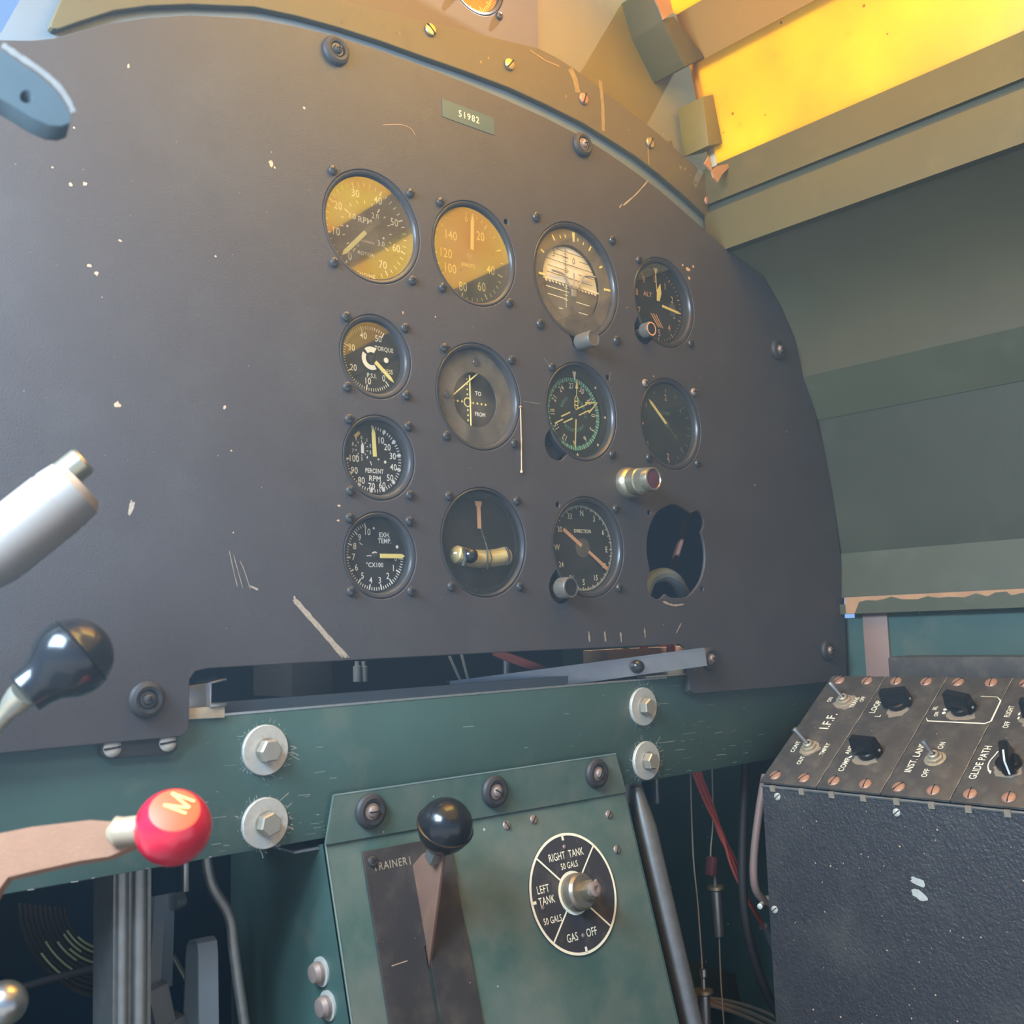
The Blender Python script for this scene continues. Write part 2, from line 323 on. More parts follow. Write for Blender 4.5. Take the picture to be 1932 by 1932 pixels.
# right-hand wall: curved upper skin, flat lower skin
up = [(.262, .2285), (.3094, .2158), (.3370, .1885), (.3557, .1608), (.3652, .1235)]
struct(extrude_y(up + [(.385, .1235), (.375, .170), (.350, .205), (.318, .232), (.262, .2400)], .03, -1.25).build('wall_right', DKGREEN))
lo = [(.388, .0830), (.4030, .0112), (.4128, -.0490)]
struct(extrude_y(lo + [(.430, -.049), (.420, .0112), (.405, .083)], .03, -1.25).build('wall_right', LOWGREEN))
struct(extrude_y([(.4160, -.1125), (.4160, -.86), (.430, -.86), (.430, -.1125)], .42, -1.25).box((.423, -.6285, -.1105), (.014, 1.243, .0045)).build('wall_right', GREEN))
t = struct(extrude_y([(.3648, .1235), (.3870, .0830), (.405, .083), (.385, .1235)], .022, -1.25).build('trim_1', WALLTRIM))
t = struct(extrude_y([(.4118, -.0490), (.4068, -.0926), (.425, -.0926), (.430, -.049)], .022, -1.25).build('trim_2', WALLTRIM))
m = extrude_y([(.4020, -.0925), (.4020, -.1085), (.428, -.1085), (.428, -.0925)], -.0066, -1.25)
m.box((.415, -.0030, -.1038), (.026, .0072, .0094))
random.seed(3)
pts = []; y = .0
while y > -.62:                                           # flaked paint shows bare wood along the top of the ledge
    d = .0030 + .0022 * random.random() + (.008 if y > -.016 else 0) - (.0026 if random.random() < .3 else 0); pts.append((y, -.0926 - d)); y -= .003 + .008 * random.random()
for a, b in zip(pts[:-1], pts[1:]):
    if a[0] < -.012: m.quad((.40185, a[0], -.0925), (.40185, b[0], -.0925), (.40185, b[0], b[1]), (.40185, a[0], a[1]), 1)
m.quad((.4017, -.0066, -.0925), (.4017, -.024, -.0925), (.4017, -.016, -.1083), (.4017, -.0066, -.1083), 1)
struct(m.build('trim_3', [WALLTRIM, WOOD]))
struct(extrude_y([(.2515, .2287), (.2522, .2695), (.290, .2695), (.290, .2400), (.262, .2287)], .022, -1.25).build('trim_4', RAIL))
struct(extrude_y([(.2580, .2690), (.2580, .2780), (.290, .2780), (.290, .2690)], .022, -1.25).build('trim_5', GROOVE))
struct(extrude_y([(.2530, .2778), (.2541, .3135), (.2600, .3135), (.290, .300), (.290, .2778)], .022, -1.25).build('trim_6', RAIL))
struct(extrude_y([(.2549, .3130), (.2570, .3130), (.2350, .4080), (.2329, .4080)], .015, -1.25).build('window_1', AMBER))
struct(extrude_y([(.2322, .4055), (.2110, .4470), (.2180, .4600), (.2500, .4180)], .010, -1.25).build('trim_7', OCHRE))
struct(extrude_y([(.2110, .4470), (-.620, .5300), (-.620, .5330), (.2130, .4500)], .010, -1.25).build('window_2', AMBER))
for k, yy in enumerate((-.62, -1.22)):
    struct(extrude_y([(.2115, .4440), (-.620, .5270), (-.620, .5420), (.2150, .4590)], yy, yy - .035).build('trim_%d' % (8 + k), OLIVE))
struct(MB().box((-.620, -.60, .545), (.04, 1.30, .035)).build('trim_10', OLIVE))
struct(MB().box((.197, .0380, .455), (.286, .010, .40)).build('wall_front', OLIVE))

hm = bpy.data.materials.new('veil_haze'); hm.use_nodes = True; nt = hm.node_tree; nt.nodes.remove(nt.nodes['Principled BSDF'])  # scatter volume added to imitate the veil of lens glare
vs_ = nt.nodes.new('ShaderNodeVolumeScatter'); vs_.inputs['Density'].default_value = .064; vs_.inputs['Color'].default_value = (.80, .93, 1.0, 1); vs_.inputs['Anisotropy'].default_value = .1
nt.links.new(vs_.outputs[0], nt.nodes['Material Output'].inputs['Volume'])
tag(MB().box((-.181, -.365, .1275), (.838, .59, .585)).build('haze', hm), 'thin haze volume added for the bluish to amber lens veil', 'haze', kind='stuff')

# ================================================================== BULKHEAD FORMER, BOARD
def P2(q, Y): p = at(*q, Y=Y); return (p.x, p.z)
arch_px = [(0, 75), (60, 76), (100, 72), (150, 58), (200, 45), (280, 33), (360, 28), (480, 35), (560, 50), (640, 70), (720, 96), (800, 125), (880, 156), (960, 190), (1030, 222), (1100, 258), (1150, 290), (1200, 325), (1245, 359), (1290, 398), (1330, 433), (1370, 470), (1402, 495), (1440, 520), (1470, 575), (1500, 640), (1522, 712), (1540, 790), (1558, 860), (1570, 930), (1580, 1000), (1588, 1060), (1593, 1120), (1595, 1180), (1597, 1240)]
arch = [P2(q, 0) for q in arch_px]
outline = [(-.440, -.1656), (-.435, -.05), (-.425, .08), (-.405, .165), (-.390, .200)] + arch + \
          [(.4062, -.168), (.4020, -.1725), (.30, -.1726), (.176, -.1708), (.1690, -.1675), (.1680, -.1405), (.1655, -.1325), (.1590, -.1292), (-.02, -.1283), (-.1609, -.1283), (-.2560, -.1287), (-.2640, -.1300), (-.2674, -.1345), (-.2677, -.1600), (-.2690, -.1640), (-.2731, -.1657)]
FM = PANEL()
# dark former whose edge shows as the band round the panel
inner = [(-.41, -.15), (-.395, .10), (-.33, .195), (-.26, .245), (-.16, .268), (-.05, .272), (.06, .266), (.13, .250), (.20, .225), (.27, .190), (.33, .12), (.375, .03), (.385, -.15)]
lft = [P2((-160, 320), .0262), P2((0, 66), .0262), P2((38, 0), .0262), P2((95, -95), .0262)]
outer = [(-.42, -.17), (-.42, .12)] + [lft[1], lft[2], (-.335, .275), (-.27, .302), (-.21, .320), (-.148, .327), (-.07, .333), (.03, .338), (.10, .333), (.18, .312), (.24, .285), (.285, .255), (.345, .16), (.395, .05), (.40, -.17)]
inn = [(p[0], p[1]) for p in inner]
m = MB().plate([outer, inn], -.0282, -.0262, 0, FM)
tag(m.build('former_ring', GASKET), 'dark metal former, haze painted into its slate tone, showing as a band round the arched top of the panel', 'frame')
low = [(95, 50), (100, 54), (110, 55), (150, 41), (215, 20), (280, 11), (360, 8), (480, 13), (560, 30), (640, 52), (720, 78), (800, 107), (880, 135), (960, 165), (1030, 197), (1100, 232), (1150, 263), (1200, 295), (1245, 330), (1290, 368), (1330, 405), (1366, 440), (1380, 464)]
hi = [(1368, 420), (1367, 395), (1360, 345), (1340, 340), (1310, 312), (1240, 250), (1160, 188), (1085, 130), (1050, 108), (1015, 90), (900, 63), (760, 29), (640, 0), (480, -40), (300, -60), (150, -60), (116, -4), (97, 40)]
bd = [P2(q, .02) for q in low + hi]
m = MB().plate([bd], -.026, -.020, 0, FM, .0008)
random.seed(11)
for q, wd in (([(1075, 130), (1085, 150), (1090, 175)], 14), ([(1132, 152), (1137, 200), (1138, 247)], 9), ([(1222, 275), (1224, 310)], 4), ([(1000, 95), (1030, 115), (1055, 125)], 3)):
    c = [P2(p, .02) for p in q]; m.stroke(c, wd * .00045, .0206 - .0404, 1, FM)
for i in range(26):
    p = P2((random.uniform(620, 1320), 0), .02); q = random.choice(low[9:20]); p = P2((q[0] + random.uniform(0, 60), q[1] - random.uniform(10, 50)), .02)
    m.disc(random.uniform(.0006, .0016), -.0197, 2 if i % 3 else 1, p, 7, FM)
tan = empty('arch_board', (0, .02, .30), 'tan painted arched board with slotted screws above the black instrument panel', 'board')
tb = m.build('board', [TAN, mat('bare_tan', (.27, .20, .085), .7, var=.3, vs=200), BROWNPLATE], tan, loc=(0, .02, .30))

def screw_mb(r, h, head='cross', ang=20, washer=None, slotw=.22):
    """machine screw head, local z up; material 0 head, 1 recess, 2 washer"""
    b = MB()
    b.lathe([(r, 0), (r, h * .35), (r * .86, h * .72), (r * .5, h * .95), (0, h)], 20, 0)
    a = radians(ang); z = h * 1.02
    R = Matrix.Rotation(a, 4, 'Z')
    if head == 'cross':
        for k in (0, 90): b.box((0, 0, h * .86), (r * 1.25, r * slotw * 1.2, h * .4), 1, Matrix.Rotation(a + radians(k), 4, 'Z'))
    elif head == 'slot': b.box((0, 0, h * .82), (r * 1.95, r * slotw, h * .5), 1, R)
    return b
HOLE = mat('recess_black', (.008, .008, .010), .8, var=.1)
for i, q in enumerate([(811, 57), (960, 122), (1100, 187), (1225, 270), (1333, 380)]):
    p = at(*q, Y=.02)
    s_ = screw_mb(.0050 if i != 4 else .0042, .0022, 'slot', [-40, 50, 70, 60, 75][i])
    s_.build('slotted_screw', [COPPER if i in (2, 4) else BRASS, HOLE], tan, M=PANEL(p.x, p.z - .30, -.0005))
# upper dark instrument plate with one gauge at the top of the frame
up_plate = [P2((1015, -60), .0295), P2((1015, 92), .0295)]; gq = P2((897, -41), .0295)
p0 = up_plate
pl = MB().plate([[(p0[0][0], .47), (p0[1][0] - .0015, .30), (-.22, .27), (-.22, .47)], circ(gq[0], gq[1], .0298)], -.0325, -.0295, 0, FM, .0006)
tag(pl.build('overhead_plate', BROWNPLATE), 'dark brown instrument plate above the tan arched board', 'panel')
# ================================================================== OLIVE BLOCKS BY THE WINDOW
def ybox_px(name, px, Y0, depth, m, label, cat, bev=.0008, extra=None):
    pts = [P2(q, Y0) for q in px]
    b = MB().prism(pts, -Y0, -(Y0 + depth), 0, FM, bev)
    if extra: extra(b)
    return tag(b.build(name, m), label, cat)
ybox_px('corner_bracket', [(1243, -30), (1258, 34), (1272, 30), (1330, 108), (1292, 126), (1250, 40), (1230, -30)], -.004, .05, RAIL, 'green angled corner bracket at the upper end of the amber window', 'bracket')
def splot(b): b.disc(.005, .0247, 1, P2((1350, 235), -.024), 9, FM)
ybox_px('window_block', [(1326, 182), (1356, 176), (1373, 268), (1337, 275)], -.004, .03, OLIVE, 'small olive wooden block overlapping the front edge of the amber window', 'block')
ybox_px('window_end_strip', [(1316, 112), (1332, 108), (1366, 306), (1352, 312)], .006, .006, mat('frosted_strip', (.62, .52, .34), .5, var=.1), 'pale frosted strip along the front edge of the amber window', 'strip', .0004)
fl = MB()
for q in ([(1327, 310), (1335, 296), (1341, 312), (1340, 324)], [(1340, 322), (1352, 314), (1376, 309), (1372, 318), (1360, 330), (1352, 345), (1344, 336)], [(1232, -5), (1262, 0), (1268, 25), (1250, 38), (1241, 15)]):
    pp = [P2(x, -.006) for x in q]; fl.prism(pp, .006, .0075, 0, FM)
tag(fl.build('peeling_paint', WOOD), 'curled flakes of peeling paint at the lower front corner of the amber window', 'paint flakes', kind='stuff')

# ================================================================== INSTRUMENT PANEL
RL, RS = 39.3, 28.6
GA = {  # centre x, z (mm), hole radius, screw spacing/2, lobe?, missing screws
 'rpm': (-136.5, 161.5, RL, 31.4), 'kts': (-47.5, 161.5, RL, 31.4), 'hor': (57, 161.5, 47.2, 42.4), 'alt': (162.3, 162.3, RL, 31.4),
 'trq': (-136, 71.7, RS, 23.5), 'vor': (-47.5, 55.0, RL, 31.4), 'rmi': (56.2, 55.3, RL, 31.4), 'clb': (162.8, 56.3, RL, 31.4),
 'pct': (-135, 3.5, RS, 23.5), 'trn': (-47.0, -50.2, RL, 31.4), 'dir': (57.6, -51.1, RL, 31.4), 'hol': (160.8, -52.2, RL, 31.4), 'exh': (-135.8, -61.2, RS, 23.5)}
def lobed(R, lobes, n=96):
    out = []
    for i in range(n):
        a = 2 * pi * i / n; r = R
        for (cx, cy, rl) in lobes:
            d = cx * cos(a) + cy * sin(a); k = rl * rl - (cx * cx + cy * cy - d * d)
            if k > 0 and d > 0: r = max(r, d + sqrt(k))
        out.append((r * cos(a), r * sin(a)))
    return out
LOBE = {'alt': [(-28, -29, 12)], 'rmi': [(-28.5, -28.5, 12.5)], 'dir': [(-31, -31, 12.5)], 'hol': [(-28, -27, 13), (31, 26.5, 9)], 'hor': [(-1, -48, 8.5)]}
EMPTYHOLE = {'kts': [(1, 1)], 'rmi': [(1, 1)], 'dir': [(-1, 1)], 'hol': [(-1, 1), (1, -1)]}
NOSCREW = {'kts': [(1, 1)], 'rmi': [(1, 1), (-1, -1)], 'dir': [(-1, 1), (-1, -1)], 'alt': [(-1, -1), (1, 1)], 'hol': [(1, 1), (-1, 1), (1, -1), (-1, -1)]}
loops = [outline]
for k, (cx, cz, R, s) in GA.items():
    L = lobed(R, LOBE.get(k, []))
    if k == 'hol': L = [(x * (.93 if x < 0 else .97), y * (1.0 + .012 * sin(9 * atan2(y, x)))) for x, y in L]
    loops.append([((cx + x) / 1000, (cz + y) / 1000) for x, y in L])
    for (a, b) in EMPTYHOLE.get(k, []): loops.append(circ((cx + a * s) / 1000, (cz + b * s) / 1000, .0021, 14))
pm = MB().plate(loops, -.0028, 0, 0, FM, .0006)
ZC = .0001
def chip(px, py, rx, ry=None, mi=1, a=0, n=9):
    c = P2((px, py), 0); ry = ry or rx; ph = random.uniform(0, 6)
    pts = []
    for i in range(n):
        t_ = 2 * pi * i / n; k = random.uniform(.6, 1.25); x, y = rx * k * cos(t_), ry * k * sin(t_)
        pts.append((c[0] + x * cos(a) - y * sin(a), c[1] + x * sin(a) + y * cos(a)))
    pm.poly(pts, ZC, mi, FM)
random.seed(5)
for q in [(511, 309, 1.5, 2.0), (518, 316, .9), (160, 347, 1.6, 1.2), (133, 348, 1.0), (168, 501, 1.7, 1.2), (182, 516, 1.3), (226, 454, 1.1, .7), (242, 125, .7, 1.4), (221, 763, 2.0, 1.7), (424, 768, 1.1, 1.5), (512, 287, .4), (99, 316, .6), (1424, 915, .9), (640, 954, 1.2, .8), (638, 982, 1.1, .6), (1298, 508, 3.2, 1.6), (1288, 500, 1.2), (1308, 503, 1.2), (1300, 525, 1.5), (1165, 915, .8), (1183, 580, .6), (1280, 590, .6), (1320, 713, .5), (900, 705, .3), (760, 590, .6, 1.2), (436, 850, .6), (440, 1005, .5)]:
    chip(q[0], q[1], q[2] / 1000, (q[3] if len(q) > 3 else q[2]) / 1000)
for i in range(70):
    chip(random.uniform(20, 1480), random.uniform(250, 1230), random.uniform(.15, .4) / 1000, None, 2, 0, 5)
ZS = [0.0]
def pstroke(px, wd, mi=2):
    ZS[0] += .000012
    c = spline([(*P2(p, 0), 0) for p in px], 5); n = len(c)
    pm.stroke([(p.x, p.y) for p in c], [wd / 1000 * random.uniform(.5, 1.1) * (1 if 0 < i < n - 1 else .3) for i in range(n)], ZC * 1.2 + ZS[0], mi, FM)
for k in range(7):
    o = random.uniform(-5, 5); pstroke([(556 + o, 1128 + abs(o)), (585 + o, 1165), (620 + o, 1205), (652 + o * 1.6, 1241)], 1.5)
pstroke([(555, 1124), (556, 1140)], 1.6)
for o in (0, 8, 20): pstroke([(432 + o, 1038 + o), (440 + o, 1075), (448 + o * 1.2, 1108 + o * .2)], .45)
pstroke([(470, 1105), (487, 1113)], 1.5); chip(247, 957, .0016, .0044, 2, -.25)
pstroke([(720, 236), (755, 235), (775, 243), (783, 256)], .35, 1)
pstroke([(1175, 388), (1200, 366), (1223, 340)], 1.6); pstroke([(1168, 392), (1174, 384)], 1.2)
pstroke([(985, 757), (1020, 762)], .3); pstroke([(1025, 674), (1036, 690)], .3); pstroke([(1148, 712), (1153, 701)], .35)
for q in [(1110, 1205), (1140, 1205), (1170, 1206), (1215, 1198)]: pstroke([(q[0], q[1] - 14), (q[0] + 2, q[1] + 6)], 2.2)
pstroke([(1250, 1135), (1270, 1142), (1290, 1140)], 2.2); pstroke([(1275, 1195), (1285, 1175)], 1.4)
panel = empty('instrument_panel', (0, 0, 0), 'large black arched instrument panel with gauge cut-outs, chips and scratches', 'instrument panel')
pm.build('panel_sheet', [BLACK, CHIP, SCRAPE], panel)
# brackets with rubber-mounted screws under the panel edge
for nm, q in (('L', [(190, 1396), (190, 1424), (200, 1432), (322, 1424), (335, 1414), (335, 1384)]), ('R', [(1297, 1280), (1297, 1306), (1303, 1312), (1348, 1309), (1356, 1302), (1356, 1280)])):
    pts = [P2(x, .003) for x in q]
    b = MB().prism(pts, -.0030, -.0070, 0, FM, .0006).build('mounting_tab', RUBBER, panel)
    for sx in ((.0062, .0372) if nm == 'L' else (.0050, .0335)):
        x0 = pts[0][0] + sx
        screw_mb(.0050 if nm == 'L' else .0036, .0018, 'slot', 5).build('tab_screw', [ZINC, HOLE], b, M=PANEL(x0, pts[0][1] - (.0048 if nm == 'L' else .0045), .0030))
def shock(parent, M, r=.0102, rub=RUBBER, scr=SCREW, head='cross', ang=20):
    b = MB().lathe([(r, 0), (r * 1.02, .0016), (r * .93, .0034), (r * .74, .0044), (r * .56, .0040), (r * .50, .0022), (r * .30, .0022), (0, .0022)], 32, 0)
    o = b.build('shock_mount', rub, parent, M=M)
    MB().lathe([(r * .50, .0022), (r * .50, .0029), (r * .42, .0034), (0, .0034)], 24).build('washer', PINKSCREW if scr != SCREW else SCREW, o)
    screw_mb(r * .33, .0030, head, ang).build('screw', [scr, HOLE], o, M=Matrix.Translation((0, 0, .0033)))
    return o
for q in [(632, 97), (1097, 274), (1466, 660), (1560, 1227), (276, 1320), (1337, 1243)]:
    p = at(*q, Y=0); shock(panel, PANEL(p.x, p.z), .0100, scr=SCREW if q[0] in (632, 276) else PINKSCREW, ang=q[0] % 90)

# ------------------------------------------------------------------ number label, thread, lamp on the panel
pts = [P2(q, 0) for q in [(834, 189), (932, 221), (932, 254), (834, 221)]]
cx = sum(p[0] for p in pts) / 4; cz = sum(p[1] for p in pts) / 4
lab = empty('number_label', PANEL(cx, cz), 'small pale blue embossed tape label reading 51982 near the top of the panel', 'label')
MB().box((0, 0, .0002), (.0494, .0136, .0004), 0).build('tape', TAPEBLUE, lab)
MB().text('51982', 0, 0, .0050, .0005, 0, 0, .95, sp=1.15, bold=.00008).build('embossed_number', CREAM, lab)
pa, pb = at(982, 768, Y=-.0012), at(984, 889, Y=-.0012)
th = MB().tube([pa, (pa + pb) / 2 + V((.0003, 0, 0)), pb], .00045, 6); M_ = Matrix.Translation(pb)
th.lathe([(0, -.0022), (.0011, -.0010), (.0008, .0006), (0, .0016)], 10, 0, M_); th.lathe([(0, -.0012), (.0012, 0), (0, .0012)], 10, 0, Matrix.Translation(pa))
tag(th.build('thread', CHIP), 'thin peach thread with a tiny bead hanging from the TO FROM gauge', 'thread')
p = at(1184, 912, Y=0)
lamp = empty('indicator_lamp', PANEL(p.x - .001, p.z), 'nickel cylindrical indicator lamp with purple lens below the climb gauge', 'indicator lamp')
MB().lathe([(.0128, 0), (.0130, .003), (.0120, .006), (.0106, .0075), (.0106, .0150), (.0094, .0160)], 36).build('collar', BRASS, lamp)
b = MB()
n = 72
b.lathe([(.0094, .015), (.0096, .0165), (.0096, .0275), (.0092, .0290), (.0080, .0293), (.0076, .0284)], n)
for i in range(0, n):
    a = 2 * pi * i / n; b.box((.0097 * cos(a), .0097 * sin(a), .0195), (.0005, .00035, .007), 0, None)
b.build('barrel', BRASS, lamp)
MB().lathe([(.0078, .0282), (.005, .0287), (0, .0289)], 32).build('lens', PURPLE, lamp)

# ================================================================== GAUGES
def gauge(key, name, label, cat='gauge', rec=8, w=3.8, glass=GLASS, face=DIAL, gz=-2.6, case=46, dial=True, tilt=0):
    cx, cz, R, s = GA[key]
    g = empty(name, PANEL(cx / 1000, cz / 1000), label, cat)
    ri = R - w
    MB().lathe([(R - .25, -7), (R - .25, -.7), (R - .9, -.25), (R - 1.6, -.25), (R - w + .9, -1.0), (ri, gz - .2), (ri - .3, -rec - .4)], 64).build('bezel', BEZEL, g, scale=.001)
    MB().lathe([(R - .3, -7), (R + 1.5, -7), (R + 1.5, -9), (R - 2, -9), (R - 2, -case), (0, -case)], 48).build('case', BEZEL, g, scale=.001)
    if dial: MB().lathe([(ri - .2, -rec), (0, -rec)], 64).build('dial', face, g, scale=.001)
    if glass: MB().lathe([(ri, gz - 1.0), (ri, gz), (0, gz)], 64).build('cover_glass', glass, g, scale=.001, M=Matrix.Rotation(radians(-tilt), 4, 'X'))
    no = NOSCREW.get(key, [])
    k = 0
    for (a, b) in ((-1, 1), (1, 1), (-1, -1), (1, -1)):
        if (a, b) in no: continue
        k += 1
        hd = 'slot' if (key == 'vor' and (a, b) == (-1, 1)) or (key == 'rmi' and b < 0) else 'cross'
        big = key in ('hor',)
        screw_mb(.0040 if big else .0034, .0026, hd, random.uniform(0, 90)).build('mounting_screw', [SCREW if cx < 40 else PINKSCREW if cx > 100 and random.random() < .5 else SCREW, HOLE], g, M=Matrix.Translation((a * s / 1000, b * s / 1000, .0001)))
    return g
def pos(r, ang, c=(0, 0)): a = radians(90 - ang); return c[0] + r * cos(a), c[1] + r * sin(a)
def needle(b, ang, r0, r1, wd, z, tip=5, mi=0, c=(0, 0)):
    a = radians(90 - ang); d = V((cos(a), sin(a))); n = V((-d.y, d.x)); C = V(c)
    P = [C + d * r0 + n * wd / 2, C + d * r0 - n * wd / 2, C + d * (r1 - tip) - n * wd / 2, C + d * r1, C + d * (r1 - tip) + n * wd / 2]
    return b.prism([(p.x, p.y) for p in P], z, z + .6, mi)
def hub(g, r, z, m=DIAL, c=(0, 0)):
    MB().lathe([(r, z), (r, z + .8), (r * .5, z + 1.4), (0, z + 1.4)], 20, 0, Matrix.Translation((c[0], c[1], 0))).build('hub', m, g, scale=.001)

# --- engine and rotor tachometer
g = gauge('rpm', 'tachometer', 'large amber-lit RPM gauge with ROTOR and ENGINE scales at top of the first gauge column', rec=8, glass=AMBERGLASS, tilt=1.0)
b = MB(); z = -7.85
A = lambda v: -147 + v * (297 / 70.0)
for i in range(0, 74, 2):
    mj = i % 10 == 0; b.tick(A(i), 30.2 if not mj else 29.4, 33.3, 1.0 if mj else .6, z)
for i in range(8): b.text(str(i * 10), *pos(25.4, A(i * 10)), 5.4, z, bold=.1)
B_ = lambda v: -147 + v * 89.5
for i in range(0, 16):
    v = i * .2
    if i % 5 == 0: continue
    b.tick(B_(v), 18.6, 20.8, .6, z)
for v, t_ in ((0, '0'), (1, '1.0'), (2, '2.0'), (3, '3.0')):
    b.tick(B_(v), 17.2, 20.6, .9, z); b.text(t_, *pos(13.6, B_(v)), 3.9, z, bold=.08)
b.text('RPM', -1.1, 6.4, 4.2, z, nar=1.0, bold=.08); b.text('ROTOR', -1, -17, 2.4, z, nar=1.1, bold=.07); b.text('ENGINE', -1.2, -32, 2.7, z, nar=1.05, bold=.07); b.text('HUNDREDS', 0, -8.2, 1.5, z, nar=1.1)
b.disc(.9, z, 0, (-15.4, -.4), 8); b.disc(.9, z, 0, (13.8, -2.6), 8)
b.build('markings', CREAM, g, scale=.001)
b = MB(); b.disc(1.3, z, 0, (-10.9, -1.3)); b.disc(1.3, z, 0, (8.2, -1.7)); b.build('dial_screws', SCREW, g, scale=.001)
b = MB(); needle(b, -136.5, 3.2, 30.8, 3.0, -6.4, 4); b.build('pointer', LUME, g, scale=.001)
b = MB(); needle(b, 46, -2.5, 10.5, 3.6, -6.5, .5); b.disc(2.6, -5.85, 0, pos(10.3, 46)); b.build('counterweight', BROWNPLATE, g, scale=.001)
# --- airspeed
g = gauge('kts', 'airspeed_gauge', 'large amber-lit KNOTS gauge reading zero, second in the top gauge row', rec=8, glass=AMBERGLASS, tilt=1.0)
b = MB()
NA = {0: -1, 20: 33.5, 40: 106, 60: 150.5, 80: 193, 100: 234.5, 120: 264.5, 140: 308, 150: 335}
ks = sorted(NA)
def KA(v):
    for a_, b_ in zip(ks[:-1], ks[1:]):
        if a_ <= v <= b_: return NA[a_] + (NA[b_] - NA[a_]) * (v - a_) / (b_ - a_)
for v in (0, 10, 15, 20, 25, 30, 35, 40, 44, 48, 52, 56, 60, 64, 68, 72, 76, 80, 84, 88, 92, 96, 100, 105, 110, 115, 120, 125, 130, 135, 140, 145, 150):
    mj = v % 20 == 0 and v or v in (30, 110); b.tick(KA(v), 29.4 if mj else 31.2, 34, .9 if mj else .55, z)
for v, h, r in ((20, 6.8, 21.6), (40, 6.8, 22), (60, 6.8, 24), (80, 6.8, 25), (100, 6.8, 21.8), (120, 6.8, 21.4), (140, 6.8, 20.6)): b.text(str(v), *pos(r, {20: 34, 40: 107, 60: 151, 80: 194, 100: 234.5, 120: 265, 140: 307.5}[v]), h, z, bold=.1, nar=.8)
b.text('0', -1, 28.2, 4.2, z, bold=.05); b.text('KNOTS', -.4, -6.8, 2.8, z, nar=.9, bold=.12)
b.build('markings', LUME, g, scale=.001)
b = MB(); needle(b, 3.0, 5, 33, 2.7, -6.0, 6, 0, (1.6, 0)); b.build('pointer', LUME, g, scale=.001); hub(g, 2.6, -7.6, BROWNPLATE)
# --- artificial horizon
g = gauge('hor', 'artificial_horizon', 'largest gauge, an artificial horizon with winged figure and grey sky half', rec=9, w=4.2, face=GREYFACE, glass=DIRTYGLASS, dial=False, tilt=1.6)
MB().plate([circ(0, 0, 42.6, 72), circ(-1.5, -1.5, 31.5, 64)], -5.6, -4.6).build('mask', GREYFACE, g, scale=.001)
b = MB(); N_ = 40; Rb = 220
def dome(x, y): return -5.9 + sqrt(Rb * Rb - x * x - y * y) - Rb
vs = []; fs = []; ms = []; ro = radians(-2.8)
rings = 12
for i in range(rings + 1):
    for k in range(N_):
        r = 31.7 * i / rings; a = 2 * pi * k / N_ + ro; x, y = -1.5 + r * cos(a), -2.6 + r * sin(a); vs.append((x, y, dome(x, y)))
for i in range(rings):
    for k in range(N_):
        k2 = (k + 1) % N_; f = (i * N_ + k, i * N_ + k2, (i + 1) * N_ + k2, (i + 1) * N_ + k)
        fs.append(f if i else (f[0], f[2], f[3])); ms.append(0 if k < N_ // 2 else 1)
b.add(vs, fs); b.m = ms; b.build('attitude_ball', [SKYBALL, SOIL], g, scale=.001)
T_ = Matrix.Translation((-1.5, -2.6, 0)) @ Matrix.Rotation(ro, 4, 'Z')
b = MB()
for yy, x0, x1 in ((5, -27, 24), (10.5, -26, -3), (10.5, 8, 26), (16, -28, 25), (21.5, -18, -3), (21.5, 9, 20), (26, -16, 18)): b.stroke([(x0, yy), (x1, yy)], .55, -5.3, 0, T_)
b.stroke([(-6, -1), (-7, 29)], .45, -5.2, 0, T_)
for yy in range(3, 28, 3): b.stroke([(-8.5, yy), (-4.2, yy)], .4, -5.2, 0, T_)
b.text('3', -19.5, 21, 5.4, -5.2, nar=.9, M=T_); b.text('0', 2.6, 20, 5.2, -5.2, M=T_)
b.build('ladder_lines', DARKLINE, g, scale=.001)
b = MB(); b.stroke([(-31, 0), (-8, 0)], 1.1, -5.15, 0, T_); b.stroke([(8, 0), (31, 0)], 1.1, -5.15, 0, T_)
for yy, x0, x1 in ((-7, -28, -3), (-13, -26, -5), (-13, 5, 20), (-21, 8, 18), (-22, -14, -10)): b.stroke([(x0, yy), (x1, yy)], .6, -5.15, 0, T_)
b.stroke([(-6, -1), (-6, -20)], .45, -5.15, 0, T_)
for yy in (-4, -7, -10, -14): b.stroke([(-8, yy), (-4, yy)], .4, -5.15, 0, T_)
b.build('ground_lines', CREAM, g, scale=.001)
b = MB(); random.seed(2)
for i in range(16):
    x0 = -29 + i * 3.6
    if abs(x0) < 6: continue
    b.poly([(x0, -1.2), (x0 + 2.9, -1.2), (x0 + 2.5, -2.6 - random.random()), (x0 + .6, -2.2)], -5.25, 0, T_)
b.build('horizon_flakes', SKYBALL, g, scale=.001)
b = MB()
for an in (-32, -20, -11, 11, 21, 33): b.tick(an, 35.5, 40.5 if abs(an) > 30 else 38.2, 1.3 if abs(an) > 30 else .9, -4.5)
b.tick(60, 35.5, 39.5, 1.4, -4.5); b.tick(-60, 35.5, 39.5, 1.4, -4.5)
b.box((-34.6, -.2, -4.2), (6.2, 1.8, .8)); b.box((38.5, .3, -4.2), (6.5, 1.8, .8))
b.poly([(.6, 41.5), (3.8, 41.5), (3.0, 33.5), (1.4, 33.5)], -4.4)
b.build('bank_marks', LUME, g, scale=.001)
b = MB(); b.tube(spline([(-24, 4.7, -3.4), (-13, 4.0, -3.4), (-10, 1.5, -3.4), (-5.5, -4.4, -3.4), (-.5, -5.8, -3.4), (4.5, -4.0, -3.4), (9, 4.2, -3.4), (13, 7.0, -3.4), (24, 8.2, -3.4)], 5), .9, 8)
